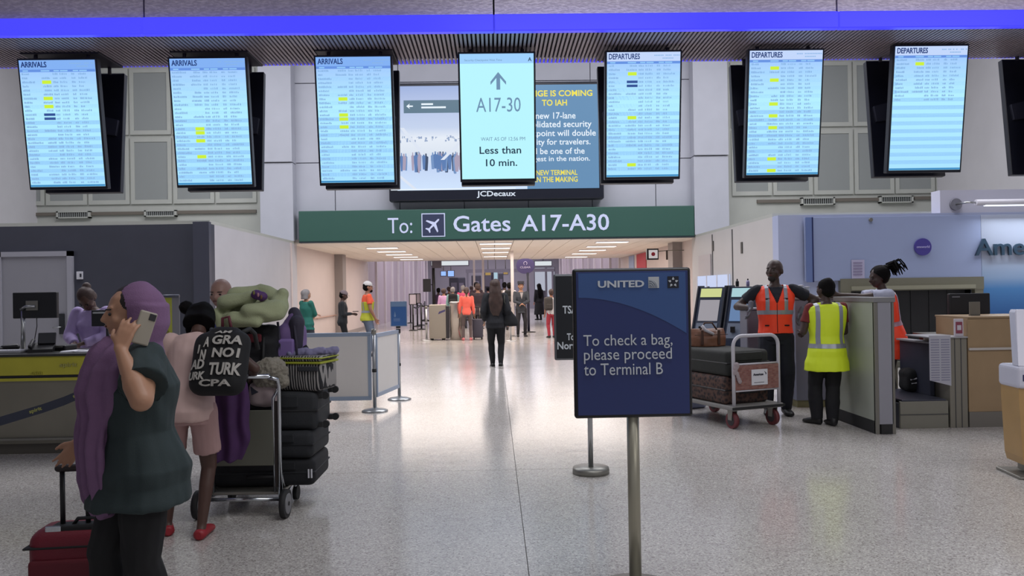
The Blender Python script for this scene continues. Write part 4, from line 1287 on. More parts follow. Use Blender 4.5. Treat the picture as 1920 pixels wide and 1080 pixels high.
MB().box((-.16, 0, m2.z - .965 - .12), (.16, .03, m2.z - .965 + .05), .006).build('monitor_back', mat('monitor_back'), mo2)
MB().box((-.14, -.012, m2.z - .965 + .01), (.14, .0, m2.z - .965 + .03), .003).build('silver_bar', steel, mo2)
MB().tube([(0, .02, 0), (0, .02, m2.z - .965 - .1)], .018, 10).build('stand_pole', black, mo2)
MB().box((-.09, -.06, 0), (.09, .10, .012), .004).build('stand_foot', black, mo2)
ph_ = at(78, 655, 8.1)
ph = empty('desk_phone', (ph_.x, 8.1, .965), R(20), 'black desk telephone with its screen tilted up on the yellow counter', 'telephone')
MB().prism([(-.11, -.10, 0), (-.11, .10, 0), (-.11, .10, .09), (-.11, -.10, .03)], (.22, 0, 0)).build('phone_base', black, ph)
MB().box((-.04, .05, .07), (.12, .075, .19), .008, rot=Euler((R(-25), 0, 0))).build('phone_screen', mat('phone_grey', (34, 36, 42), .4), ph)
MB().cap((-.085, -.09, .06), .02, (-.085, .08, .11), .02).build('handset', black, ph)
k_ = at(25, 665, 8.05)
kb = tag(MB().box((k_.x - .16, 7.95, .965), (k_.x + .12, 8.12, .99), .005).build('keyboard', mat('keyboard_pale', (170, 170, 176), .5)), 'pale flat keyboard on the left end of the yellow counter', 'keyboard')
kk = MB()
for i in range(10):
    for j in range(3): kk.box((k_.x - .145 + i * .026, 7.965 + j * .045, .99), (k_.x - .123 + i * .026, 8.0 + j * .045, .996))
tag(kk.build('keys', white_p, kb), kind='stuff')
c_ = at(35, 652, 8.35)
sc_ = empty('hand_scanner', (c_.x - .12, 8.38, .965), R(15), 'small dark hand scanner lying behind the monitor pole', 'scanner')
MB().cap((-.05, 0, .03), .028, (.07, 0, .035), .034).build('scanner_head', black, sc_)
MB().cap((-.04, 0, .025), .018, (-.10, -.08, .018), .016).build('scanner_grip', rubber, sc_)
t_ = at(115, 660, 8.3)
pr = empty('ticket_printer', (t_.x, 8.3, .965), R(-5), 'low black ticket printer beside the desk telephone', 'printer')
MB().box((-.11, -.10, 0), (.11, .10, .055), .012).build('printer_body', black, pr)
MB().box((-.08, -.105, .035), (.08, -.09, .045)).build('paper_slot', steel_dull, pr)
for i, (px, lab) in enumerate(((135, 'loose white paper sheets by the ticket printer'), (163, 'loose white paper sheets in front of the lavender shirt'))):
    g_ = at(px, 662, 8.0)
    pp = tag(MB().box((g_.x - .09, 7.92, .966), (g_.x + .07, 8.1, .972), rot=Euler((0, 0, R(12 * (1 - 2 * i))))).build('paper_sheet', paper), lab, 'paper')
    MB().box((g_.x - .07, 7.94, .972), (g_.x + .10, 8.13, .978), rot=Euler((0, 0, R(-18)))).build('upper_sheet', paper, pp)

# yellow banner stand against the slate wall
q = prect(288, 323, 558, 662, 12.0)
bn = empty('banner_stand', ((q[0] + q[1]) / 2, 12.0, 0), 0, 'yellow banner stand with small dark print between the two foreground women', 'banner')
ox = bn.location.x
MB().box((q[0] - ox - .02, 0, .12), (q[1] - ox, .01, q[3])).build('banner_cloth', mat('banner_yellow', (158, 162, 60), .6), bn)
MB().box((q[1] - ox, .0, .12), (q[1] - ox + .11, .01, q[3])).build('banner_margin', mat('banner_grey', (118, 118, 124), .6), bn)
MB().tube([(q[0] - ox - .02, .005, q[3] + .02), (q[1] - ox + .11, .005, q[3] + .02)], .025, 10).build('top_rail', mat('rail_dark', (70, 72, 84), .4, .4), bn)
MB().tube([(0, .05, .05), (0, .05, q[3])], .014, 8).build('pole', steel_dull, bn)
MB().box((q[0] - ox - .03, -.10, 0), (q[1] - ox + .12, .12, .12), .01).build('base', steel_dull, bn)
ink_o = mat('banner_ink', (96, 92, 44), .6)
t = prect(309, 318, 571, 576, 12.0); text('spirit', (t[0] - ox, t[1] - ox, t[2], t[3]), -.002, ink_o, bn, bold=.03)
t = prect(298, 317, 620, 627, 12.0); text('TO GO', (t[0] - ox, t[1] - ox, t[2], t[3]), -.002, ink_o, bn, bold=.03)

# belt barrier in front of the counter
bq = [(-80, 812, 6.3), (0, 790, 6.45), (40, 778, 6.52), (80, 766, 6.6), (120, 752, 6.67), (160, 735, 6.73), (200, 700, 6.8)]
pts = [at(*b) for b in bq]
tp = pts[-1]
bst = empty('belt_stanchion', (tp.x + .03, tp.y, 0), 0, 'stanchion with a slack navy belt printed in yellow, before the yellow counter', 'stanchion')
MB().lathe((0, 0, 0), [(.17, 0), (.17, .015), (.05, .04), (.03, .05)], 24).build('base', rubber, bst)
MB().tube([(0, 0, .045), (0, 0, 1.0)], .03, 14).build('pole', black, bst)
mb = MB()
hw = V((0, 0, .036))
for a, b in zip(pts, pts[1:]):
    a = a - bst.location; b = b - bst.location
    mb.prism([a + hw, b + hw, b - hw, a - hw], (0, .003, 0))
bl = mb.build('belt', mat('belt_navy', (44, 48, 64), .7), bst)
for i in (0, 2, 4):
    a, b = pts[i + 1] - bst.location if i else pts[1] - bst.location, None
    a = pts[(1, 3, 5)[i // 2]] - bst.location; pv = pts[(1, 3, 5)[i // 2] - 1] - bst.location
    dr = (a - pv).normalized(); ang = math.atan2(dr.z, V((dr.x, dr.y, 0)).length)
    o = text('spirit', (-.045, .045, -.018, .020), 0, mat('belt_yellow', (150, 150, 84), .6), bl, bold=.03, depth=.001)
    o.location = a - dr * .05 + V((0, -.003, 0)); o.rotation_euler = (0, -ang, math.atan2(dr.y, dr.x))

# ================================================================== luggage trolley and its load
TX, TY = -1.715, 5.42
tr = empty('luggage_trolley', (TX, TY, 0), R(-2), 'chrome airport luggage trolley with a grey back panel, loaded high', 'trolley')
hwid = .255
for s in (-1, 1):
    MB().tube([(s * hwid, .02, .09), (s * hwid, .02, .88), (s * (hwid - .0), -.02, .93), (s * (hwid - .05), -.05, .95)], .014, 10).build('upright', chrome, tr)
    MB().tube([(s * (hwid - .045), .05, .16), (s * (hwid - .045), .03, .80), (s * hwid, .02, .87)], .012, 10).build('inner_upright', chrome, tr)
    MB().box((s * hwid - .035 * (s > 0) - 0 * s, .022, .2) if s > 0 else (s * hwid, .022, .2), (s * hwid if s > 0 else s * hwid + .035, .032, .78)).build('ad_strip', mat('ad_strip', (44, 36, 34), .5), tr)
    MB().tube([(s * hwid, .02, .12), (s * (hwid - .03), .40, .13), (s * .12, .95, .12)], .014, 10).build('side_rail', chrome, tr)
    MB().tube([(s * hwid, .02, .32), (s * (hwid - .02), .18, .14)], .010, 8).build('brace', chrome, tr)
    w_ = MB().tube([(s * (hwid + .02), .0, .095), (s * (hwid + .055), .0, .095)], .095, 28).build('rear_wheel', rubber, tr)
    MB().tube([(s * (hwid + .016), .0, .095), (s * (hwid + .06), .0, .095)], .068, 24).build('hub', mat('hub_grey', (120, 120, 124), .4, .3), w_)
    MB().tube([(s * (hwid + .014), .0, .095), (s * (hwid + .064), .0, .095)], .014, 12).build('axle_cap', rubber, w_)
    cst = MB().tube([(s * .22, .46, .055), (s * .22 + s * .03, .46, .055)], .052, 20).build('caster_wheel', rubber, tr)
    MB().tube([(s * .235, .46, .06), (s * .235, .44, .13)], .010, 8).build('caster_fork', chrome, cst)
MB().tube([(-hwid, .02, .12), (hwid, .02, .12)], .013, 10).build('rear_axle', chrome, tr)
MB().tube([(-hwid + .04, -.05, .955), (hwid - .04, -.05, .955)], .016, 12).build('push_handle', chrome, tr)
MB().tube([(-hwid, .03, .16), (-.1, .2, .12), (.02, .44, .12), (.2, .44, .12)], .011, 8).build('cross_tube', chrome, tr)
MB().box((-hwid + .03, .02, .345), (hwid - .045, .035, .72), .006).build('back_panel', mat('trolley_panel', (96, 96, 86), .5), tr)
MB().box((-hwid, .04, .145), (hwid, .92, .165), .004).build('deck', steel_dull, tr)
case_d = mat('case_charcoal', (34, 36, 41), .75, bump=.25, bscale=250)
case_b = mat('case_black', (24, 25, 30), .8, bump=.25, bscale=250)
c1 = suitcase('black case with a white tag, lowest in the trolley stack', (-1.62, 5.82, .168), 0, .72, .50, .19, case_b, zipm=case_d)
MB().box((.335, -.262, .06), (.345, -.255, .12)).build('tag', paper, c1)
MB().box((.315, -.262, .06), (.325, -.255, .12)).build('tag', paper, c1)
suitcase('charcoal case second from the bottom of the trolley stack', (-1.61, 5.82, .36), -2, .70, .50, .19, case_d, zipm=case_b)
suitcase('large charcoal case with wheels on its end, below the zebra bag', (-1.60, 5.82, .553), 0, .72, .46, .265, mat('case_graphite', (38, 40, 44), .75, bump=.25, bscale=250), wheels=True)
# zebra bag
def zebra():
    m = bpy.data.materials.new('zebra_print'); m.use_nodes = True
    nt = m.node_tree; b = nt.nodes['Principled BSDF']; b.inputs['Roughness'].default_value = .7
    tc = nt.nodes.new('ShaderNodeTexCoord'); mp = nt.nodes.new('ShaderNodeMapping'); mp.inputs['Scale'].default_value = (1, 1, .28); mp.inputs['Rotation'].default_value = (0, .18, 0)
    w = nt.nodes.new('ShaderNodeTexWave'); w.inputs['Scale'].default_value = 16; w.inputs['Distortion'].default_value = 5; w.inputs['Detail'].default_value = 1.5; w.inputs['Detail Scale'].default_value = 1.2
    r = nt.nodes.new('ShaderNodeValToRGB'); r.color_ramp.interpolation = 'CONSTANT'; r.color_ramp.elements[0].color = lin((22, 22, 28)) + (1,); r.color_ramp.elements[1].position = .55; r.color_ramp.elements[1].color = lin((150, 146, 144)) + (1,)
    nt.links.new(tc.outputs['Object'], mp.inputs['Vector']); nt.links.new(mp.outputs['Vector'], w.inputs['Vector']); nt.links.new(w.outputs['Fac'], r.inputs['Fac']); nt.links.new(r.outputs['Color'], b.inputs['Base Color'])
    return m
ZB = zebra()
zx = (at(524, 700, 5.6).x + at(605, 700, 5.6).x) / 2
zg = empty('zebra_bag', (zx + .01, 5.76, .82), R(-14), 'zebra print bag with a yellow trim on top of the wheeled case', 'bag')
MB().box((-.165, -.14, 0), (.165, .14, .20), .03, seg=3).build('bag_body', ZB, zg, True)
MB().box((-.172, -.147, .19), (.172, .147, .205), .006).build('yellow_trim', mat('lime_trim', (162, 168, 50), .6), zg)
MB().box((-.168, -.143, .205), (.168, .143, .245), .02, seg=3).build('lid', ZB, zg, True)
MB().box((-.174, -.149, .225), (.174, .149, .235), .006).build('lid_trim', mat('lime_trim'), zg)
MB().box((.0, -.152, .14), (.15, -.139, .175), .006).build('label_patch', mat('patch_dark', (52, 54, 60), .6), zg)
mb = MB()
for a, b, c__ in ((-.10, -.06, 1.1), (.02, -.03, .9), (.08, .05, 1.0)):
    mb.cap((a, b, .255), .028, (a + .09 * c__, b + .05, .27), .03)
mb.solid('folded_cloth', mat('cloth_zebra_blue', (128, 124, 158), .8), zg, .006, 2, lambda p: .006 * noise.noise(p * 40))
# duffel, purple backpack
dx_ = at(478, 650, 5.7).x
du = empty('duffel_bag', (dx_, 5.80, .822), 0, 'black duffel bag with a red patch under the green blanket', 'bag')
mb = MB()
mb.box((-.24, -.16, 0), (.17, .16, .42), .09, seg=4)
mb.cap((-.16, -.05, .40), .08, (.10, -.05, .40), .07)
mb.solid('bag_body', mat('duffel_black', (22, 22, 27), .8, bump=.3, bscale=200), du, .008, 4, lambda p: .014 * noise.noise(p * 8) + .006 * noise.noise(p * 22))
MB().box((-.10, -.195, .345), (.07, -.165, .405), .012).build('red_patch', mat('dull_red', (96, 26, 38), .8), du)
MB().box((-.06, -.185, .18), (-.04, -.168, .24), .004).build('buckle', steel_dull, du)
for x in (-.12, .08): MB().tube([(x, -.17, .06), (x, -.185, .22), (x, -.16, .38)], .010, 6).build('strap', rubber, du)
pxb = at(538, 630, 5.65).x
pb = empty('purple_backpack', (pxb - .02, 5.84, .822), R(-8), 'purple and grey backpack leaning on the right side of the duffel bag', 'backpack')
mb = MB(); mb.box((-.085, -.10, .16), (.10, .10, .47), .06, seg=4); mb.cap((.0, 0, .42), .075, (.03, 0, .50), .055)
pu = mat('backpack_purple', (124, 100, 152), .75, var=.1, vscale=8)
mb.solid('pack_body', pu, pb, .007, 3, lambda p: .010 * noise.noise(p * 10))
mb = MB(); mb.cap((.055, -.05, .30), .05, (.065, -.05, .47), .055); mb.cap((.065, -.03, .47), .052, (.02, .02, .54), .045)
mb.solid('grey_top', mat('pack_grey', (50, 46, 62), .75), pb, .007, 2)
MB().box((-.07, -.130, .17), (.075, -.095, .36), .025).build('front_pocket', mat('pack_lilac', (138, 114, 176), .75), pb)
for x in (-.03, .09): MB().tube([(x, -.11, .15), (x, -.125, .32), (x - .03, -.09, .48)], .009, 6).build('strap', mat('pack_grey'), pb)
mb = MB().tube([(.10, -.02, .20), (.145, -.03, .19), (.155, -.03, .24), (.11, -.02, .30)], .018, 8).build('side_pouch', black_soft, pb)
mb = MB().box((-.085, -.08, 0), (.09, .10, .165), .03, seg=3).build('lower_pocket', mat('pack_dark', (34, 30, 44), .8), pb, True)
# green blanket
gx = at(465, 575, 5.6).x; gz = at(465, 575, 5.6).z
gb = MB()
def bp_(px, py, dy=0): 
    p = at(px, py, 5.62 + dy); return (p.x, p.y, p.z)
for a, ra, b, rb in (((402, 594, .05), .050, (440, 600, -.02), .055), ((440, 598, -.06), .060, (480, 604, -.08), .050), ((420, 570, 0), .055, (470, 556, 0), .05), ((470, 590, -.05), .075, (520, 580, .0), .070),
                     ((520, 582, .05), .062, (528, 556, .10), .055), ((440, 556, .12), .055, (490, 542, .16), .050), ((490, 542, .16), .055, (524, 560, .12), .055), ((425, 578, .1), .075, (500, 575, .14), .08), ((405, 585, -.02), .035, (412, 612, -.04), .026), ((474, 600, -.08), .04, (480, 608, -.09), .03)):
    gb.cap(bp_(*a), ra, bp_(*b), rb)
gbl = gb.solid('green_blanket', mat('sage_blanket', (160, 166, 132), .95, var=.08, vscale=6, bump=.5, bscale=260), None, .008, 3, lambda p: .010 * math.sin(26 * p.z + 10 * p.x + 3 * noise.noise(p * 6)) + .012 * noise.noise(p * 10))
tag(gbl, 'folded sage green blanket heaped on top of the trolley load', 'blanket')
mb = MB().cap(bp_(480, 552, -.045), .034, bp_(492, 556, -.04), .034)
pouch = tag(mb.solid('patterned_pouch', mat('pouch_purple', (72, 34, 92), .6), None, .005, 2, lambda p: .004 * noise.noise(p * 40)), 'small purple patterned pouch tucked into the green blanket', 'pouch')
for i, (a, c_) in enumerate(((476, (120, 116, 60)), (484, (168, 120, 130)), (490, (110, 80, 50)))):
    p = bp_(a, 549 + i * 4, -.078); MB().ell(p, (.008, .004, .015)).build('pattern_patch', mat('patch%d' % i, c_, .6), pouch)
# fluffy hat and white sack over the panel
hx = at(498, 700, 5.42); 
ft = MB(); 
o0 = V((hx.x, 5.52, hx.z))
ft.ell(o0, (.125, .10, .09), None, 18); ft.ell(o0 + V((.02, -.02, .02)), (.10, .08, .085)); ft.cap(o0 + V((-.06, -.02, -.05)), .05, o0 + V((.09, -.02, -.06)), .05)
fh = ft.solid('fluffy_hat', mat('fur_beige', (142, 136, 124), .95, var=.15, vscale=30, bump=.8, bscale=160), None, .006, 1, lambda p: .010 * noise.noise(p * 55) + .008 * noise.noise(p * 18))
tag(fh, 'beige fluffy hat resting over the trolley handle end', 'hat')
sx = at(490, 742, 5.45)
sk = MB().box((sx.x - .10, 5.475, sx.z - .085), (sx.x + .085, 5.575, sx.z + .09), .04, seg=3)
sk = sk.solid('white_sack', mat('sack_pink', (158, 142, 144), .85, var=.08, vscale=14), None, .006, 3, lambda p: .010 * noise.noise(p * 16))
tag(sk, 'pale pink and white cloth sack above the trolley back panel', 'bag')
k0 = at(474, 733, 5.46)
MB().prism([(k0.x - .02, 5.468, k0.z + .03), (k0.x + .035, 5.468, k0.z - .01), (k0.x - .01, 5.468, k0.z - .03)], (0, .008, 0)).build('black_print', ink, sk)
# purple jacket over the handle
jx = at(432, 790, 5.3)
def jk(px, py, rx_, ry_, dy=0):
    p = at(px, py, 5.27 + dy); return (p, V((rx_, 0, 0)), V((0, ry_, 0)))
mb = MB().loft([jk(430, 706, .07, .03), jk(432, 722, .105, .045), jk(436, 770, .12, .05), jk(432, 815, .125, .05), jk(426, 850, .115, .045), jk(424, 864, .105, .04)], 36)
jk_ = mb.solid('purple_jacket', mat('jacket_purple', (66, 34, 80), .8, var=.12, vscale=10), None, .006, 2, lambda p: .012 * math.sin(62 * p.x + 4 * p.z + 2 * noise.noise(p * 5)))
tag(jk_, 'purple jacket draped over the trolley handle beside the backpack woman', 'jacket')

# ================================================================== platform truck on the right
tx, ty = at(1428, 700, 8.42).x, 8.42
pt = empty('platform_truck', (2.785, 8.42, 0), R(21), 'grey platform truck with a white tube handle carrying dark suitcases', 'cart')
HW = .335; DL = 1.25; DZ = .245
MB().box((-HW, 0, DZ - .045), (HW, DL, DZ), .012).build('deck', mat('deck_grey', (128, 126, 124), .5, var=.06, vscale=6), pt)
MB().box((-HW - .008, -.012, DZ - .035), (HW + .008, .0, DZ - .008), .004).build('bumper', rubber, pt)
wt = mat('tube_white_paint', (190, 188, 196), .35)
ht = .98
pts = [(-HW + .04, .03, DZ)]
for k in range(7):
    a = math.pi - (math.pi / 2) * k / 6; pts.append((-HW + .04 + .11 + .11 * math.cos(a), .03, ht - .11 + .11 * math.sin(a)))
for k in range(7):
    a = math.pi / 2 - (math.pi / 2) * k / 6; pts.append((HW - .04 - .11 + .11 * math.cos(a), .03, ht - .11 + .11 * math.sin(a)))
pts.append((HW - .04, .03, DZ))
MB().tube(pts, .019, 12).build('handle', wt, pt)
MB().tube([(-HW + .04, .03, .68), (HW - .04, .03, .68)], .010, 8).build('cross_bar', wt, pt)
MB().tube([(-HW + .04, .03, .40), (HW - .04, .03, .40)], .010, 8).build('cross_bar', wt, pt)
wvn = bpy.data.materials.new('woven_red'); wvn.use_nodes = True
_nt = wvn.node_tree; _b = _nt.nodes['Principled BSDF']; _b.inputs['Roughness'].default_value = .7
_tc = _nt.nodes.new('ShaderNodeTexCoord'); _br = _nt.nodes.new('ShaderNodeTexBrick'); _br.inputs['Scale'].default_value = 14
_mp = _nt.nodes.new('ShaderNodeMapping'); _mp.inputs['Rotation'].default_value = (R(90), 0, 0)
_br.inputs['Color1'].default_value = lin((128, 76, 70)) + (1,); _br.inputs['Color2'].default_value = lin((150, 104, 96)) + (1,); _br.inputs['Mortar'].default_value = lin((118, 108, 104)) + (1,)
_nt.links.new(_tc.outputs['Object'], _mp.inputs['Vector']); _nt.links.new(_mp.outputs['Vector'], _br.inputs['Vector']); _nt.links.new(_br.outputs['Color'], _b.inputs['Base Color'])
MB().box((-HW + .05, .015, .41), (HW - .05, .028, .67), .004).build('woven_panel', wvn, pt)
lb = MB().box((-.08, .006, .455), (.13, .013, .62), .002).build('paper_label', paper, pt)
text('American', (-.06, .07, .555, .58), .004, ink, lb, bold=.02)
MB().prism([(.085, .004, .60), (.115, .004, .575), (.105, .004, .56), (.10, .004, .575)], (0, .002, 0)).build('bird_mark', ink, lb)
MB().box((-.05, .003, .48), (.08, .006, .484)).build('text_line', ink, lb)
ct = MB(); ct.cap((-HW + .03, .0, .60), .022, (-HW + .05, -.01, .68), .03); ct.cap((-HW + .05, -.01, .60), .02, (-HW + .09, -.01, .50), .02)
ct.solid('rag', mat('rag_pale', (158, 146, 150), .8), pt, .006, 1, lambda p: .006 * noise.noise(p * 50))
red_t = mat('tyre_maroon', (104, 46, 52), .6)
for x, y in ((-HW + .07, .10), (HW - .07, .10), (-HW + .07, DL - .12), (HW - .07, DL - .12)):
    w_ = MB().tube([(x - .022, y, .088), (x + .022, y, .088)], .088, 24).build('wheel', red_t, pt)
    MB().tube([(x - .026, y, .088), (x + .026, y, .088)], .055, 20).build('hub', mat('hub_dark', (58, 52, 56), .5, .3), w_)
    MB().prism([(x - .035, y - .03, .09), (x - .035, y + .03, .09), (x - .035, y + .04, .20), (x - .035, y - .04, .20)], (.008, 0, 0)).build('fork', steel_dull, w_)
    MB().prism([(x + .027, y - .03, .09), (x + .027, y + .03, .09), (x + .027, y + .04, .20), (x + .027, y - .04, .20)], (.008, 0, 0)).build('fork', steel_dull, w_)
ROT = Matrix.Rotation(R(21), 3, 'Z')
def on_truck(x, y, z): 
    p = ROT @ V((x, y, z)); return (p.x + 2.785, p.y + 8.42, p.z)
def pat(name, c1_, c2_, sc=30):
    m = bpy.data.materials.new(name); m.use_nodes = True
    nt = m.node_tree; b = nt.nodes['Principled BSDF']; b.inputs['Roughness'].default_value = .8
    tc = nt.nodes.new('ShaderNodeTexCoord'); v = nt.nodes.new('ShaderNodeTexVoronoi'); v.inputs['Scale'].default_value = sc
    r = nt.nodes.new('ShaderNodeValToRGB'); r.color_ramp.elements[0].color = lin(c1_) + (1,); r.color_ramp.elements[1].color = lin(c2_) + (1,); r.color_ramp.elements[0].position = .25; r.color_ramp.elements[1].position = .7
    nt.links.new(tc.outputs['Object'], v.inputs['Vector']); nt.links.new(v.outputs['Distance'], r.inputs['Fac']); nt.links.new(r.outputs['Color'], b.inputs['Base Color'])
    return m
suitcase('patterned brown and black case lowest on the platform truck', on_truck(-.03, .68, DZ), 21, .58, 1.08, .30, pat('tapestry', (30, 26, 30), (86, 62, 54), 26), zipm=black, pocket=True)
suitcase('dark olive case stacked above the patterned case on the truck', on_truck(-.03, .62, DZ + .303), 21, .56, 1.0, .27, mat('case_olive', (38, 40, 38), .8, var=.15, vscale=20), zipm=black)
pc = at(1304, 665, 9.9)
bws = suitcase('pale blue and white case on the far end of the platform truck', (pc.x - .05, 9.98, 0), 21, .30, .30, .62, mat('case_paleblue', (136, 146, 176), .5), zipm=mat('case_navy', (50, 60, 96), .5), pocket=False)
bws.location.z = .0
lp_ = at(1327, 630, 9.2)
lbg = empty('leather_bag', (lp_.x, 9.22, DZ + .575), R(8), 'tan leather holdall with a pale handle wrap on top of the dark cases', 'bag')
mb = MB(); mb.loft([((0, 0, 0), V((.215, 0, 0)), V((0, .12, 0))), ((0, 0, .10), V((.225, 0, 0)), V((0, .12, 0))), ((0, 0, .17), V((.215, 0, 0)), V((0, .07, 0))), ((0, 0, .20), V((.20, 0, 0)), V((0, .03, 0)))], 28)
mb.solid('bag_body', mat('tan_leather', (122, 82, 62), .5, var=.1, vscale=9), lbg, .008, 3, lambda p: .006 * noise.noise(p * 12))
MB().tube([(-.20, -.118, .135), (.20, -.118, .135)], .004, 6).build('seam', mat('leather_dark', (70, 44, 34), .6), lbg)
for x in (-.11, .09): MB().box((x - .015, -.128, .02), (x + .015, -.112, .19), .004).build('strap', mat('leather_dark'), lbg)
MB().tube([(-.11, -.06, .19), (-.06, -.07, .27), (.03, -.07, .27), (.09, -.06, .19)], .010, 8).build('handle', mat('leather_dark'), lbg)
MB().tube([(-.10, -.085, .24), (-.06, -.10, .185), (.03, -.11, .14)], .018, 8).build('handle_wrap', mat('wrap_white', (190, 188, 196), .6), lbg)

# ================================================================== self check-in kiosks on the right
navy_k = mat('kiosk_navy', (46, 56, 78), .4)
def kiosk(x, y, deg, label, head_c, scr_c, s=1.0):
    t = empty('check_in_kiosk', (x, y, 0), R(deg), label, 'kiosk')
    prof = [(-.30, 0), (.26, 0), (.26, 1.50), (.06, 1.50), (-.17, 1.02), (-.30, .78)]
    w = .185
    MB().prism([(-w, a, b) for a, b in prof], (2 * w, 0, 0)).build('cabinet', navy_k, t)
    for sx_ in (-1, 1): MB().prism([(sx_ * w, a, b) for a, b in [(-.32, 0), (.28, 0), (.28, 1.52), (.05, 1.52), (-.19, 1.02), (-.32, .78)]], (sx_ * .02, 0, 0)).build('side_cheek', mat('cheek_dark', (32, 36, 48), .45), t)
    def slope(z0, z1, x0, x1, m_, nm, off=.008):
        def yy(z): return -.17 + (z - 1.02) * (.23 / .48) if z > 1.02 else -.30 + (z - .78) * (.13 / .24)
        return MB().prism([(x0, yy(z0) - off, z0), (x1, yy(z0) - off, z0), (x1, yy(z1) - off, z1), (x0, yy(z1) - off, z1)], (0, .006, 0)).build(nm, m_, t)
    slope(1.36, 1.48, -.15, .15, glow('kiosk_head_' + head_c[0], head_c[1], .9), 'header_panel')
    slope(1.03, 1.32, -.14, .14, glow('kiosk_scr_' + scr_c[0], scr_c[1], .75), 'touch_screen')
    slope(.80, 1.00, -.15, .15, mat('kiosk_shelf', (112, 122, 140), .4), 'lower_face')
    MB().box((-.10, -.345, .60), (.10, -.30, .68), .01).build('printer_slot', rubber, t)
    MB().box((-.09, -.28, .88), (-.03, -.245, .96), .004).build('card_reader', black, t)
    return t
kB = at(1392, 570, 11.0); kA = V((kB.x - .37, 11.25, 0))
kiosk(kA.x, 11.25, -34, 'dark check-in kiosk with a yellow lit header, the farther of the two', ('yellow', (212, 220, 150)), ('pale', (176, 172, 180)))
kiosk(kB.x, 11.0, -34, 'dark check-in kiosk with a pale blue lit header, nearest the man in orange', ('blue', (176, 214, 222)), ('blue', (116, 146, 190)))
gp = at(1409, 640, 10.3)
gk = empty('grey_podium', (gp.x, 10.1, 0), 0, 'narrow grey podium between the blue kiosk and the man in orange', 'podium')
MB().box((-.12, 0, 0), (.13, .3, 1.20), .02).build('podium_body', mat('podium_grey', (112, 112, 124), .5), gk)
MB().box((-.14, -.02, 1.20), (.15, .32, 1.225), .006).build('podium_top', mat('podium_top', (140, 140, 150), .4), gk)
for px_, c_ in ((1390, 'black'), (1405, 'lilac')):
    b_ = at(px_, 530, 11.2)
    t = empty('hand_gel_bottle' if c_ == 'black' else 'pale_canister', (b_.x, 11.15, 1.502), 0, 'small %s canister standing on top of the kiosks' % ('black' if c_ == 'black' else 'pale lilac'), 'bottle')
    MB().lathe((0, 0, 0), [(.022, 0), (.024, .06), (.022, .075), (.010, .085)], 14).build('canister', black if c_ == 'black' else mat('lilac_plastic', (172, 166, 206), .5), t)
    MB().lathe((0, 0, .085), [(.010, 0), (.010, .02), (.006, .024)], 10).build('nozzle', rubber, t)
    t.location = (kB.x + (-.03 if c_ == 'black' else .12), 11.12, 1.502)

# ================================================================== grey counter block and partition
cg = mat('counter_grey_blue', (122, 124, 140), .5, var=.03, vscale=3)
gp_green = mat('partition_grey', (152, 156, 146), .4, var=.03, vscale=3)
fr_m = mat('partition_frame', (120, 118, 112), .45, .3)
xg, xg2 = at(1492, 650, 9.75).x, at(1576, 650, 9.75).x
gc = empty('grey_counter', (xg, 9.75, 0), 0, 'blue-grey counter block the man in the orange vest leans on', 'counter')
Lx = xg2 - xg + .5
MB().box((0, 0, .09), (Lx, .5, 1.33), .004).build('counter_body', cg, gc)
MB().box((-.03, -.03, 1.33), (Lx + .03, .55, 1.37), .006).build('counter_top', mat('top_grey', (150, 148, 150), .4), gc)
MB().box((.02, .03, 0), (Lx, .48, .09)).build('plinth', mat('plinth_olive', (132, 126, 92), .5), gc)
mt_ = tag(MB().box((xg + .62, 9.74, 1.371), (xg + 1.0, 9.94, 1.385), .003).build('counter_mat', mat('mat_pink', (150, 96, 110), .6)), 'thin pinkish mat lying on the grey counter top', 'mat')
MB().box((xg + .86, 9.75, 1.385), (xg + .99, 9.9, 1.388)).build('yellow_corner', mat('mat_yellow', (170, 166, 84), .6), mt_)
gl_ = at(1491, 535, 9.9)
for i, px_ in enumerate((1486, 1494, 1502)):
    g_ = at(px_, 545, 9.95)
    t = empty('clear_cup', (xg + .07 + i * .075, 9.93, 1.37), 0, ('clear plastic cup at the outer end of the grey counter', 'clear plastic cup between two others on the grey counter', 'clear plastic cup closest to the boy in yellow')[i], 'cup')
    MB().lathe((0, 0, 0), [(.026, 0), (.034, .11 + .02 * (i == 1)), (.031, .11 + .02 * (i == 1)), (.024, .006)], 16).build('cup', mat('cup_clear', (196, 204, 216), .2, alpha=.55), t)
    MB().lathe((0, 0, .11 + .02 * (i == 1)), [(.036, 0), (.036, .006), (.010, .010)], 16).build('lid', white_p, t)
PXr, PYn, PYf = 3.80, 7.92, 8.86
pn = empty('partition', (PXr, PYn, 0), 0, 'tall grey partition panel with a pale end post beside the boy in yellow', 'partition')
MB().box((0, .02, .13), (.045, PYf - PYn, 1.32)).build('side_panel', gp_green, pn)
MB().box((.0, .02, 0), (.05, PYf - PYn, .13)).build('kick_plate', rubber, pn)
MB().box((.035, 0, .10), (.175, .04, 1.32)).build('end_panel', mat('end_panel', (142, 142, 152), .5), pn)
MB().box((.05, -.002, .0), (.165, .04, .10)).build('end_kick', rubber, pn)
for a, b in (((0, 0), (.035, .04)), ((.165, 0), (.20, .04)), ((0, PYf - PYn - .03), (.05, PYf - PYn + .01))):
    MB().box((a[0], a[1], 0), (b[0], b[1], 1.32), .003).build('frame_post', fr_m, pn)
MB().box((.045, .04, .0), (.20, PYf - PYn, 1.30)).build('inner_body', mat('inner_grey', (120, 120, 124), .5), pn)
MB().box((-.008, -.01, 1.32), (.21, PYf - PYn + .01, 1.37), .004).build('top_cap', mat('cap_grey', (128, 128, 130), .4, .2), pn)

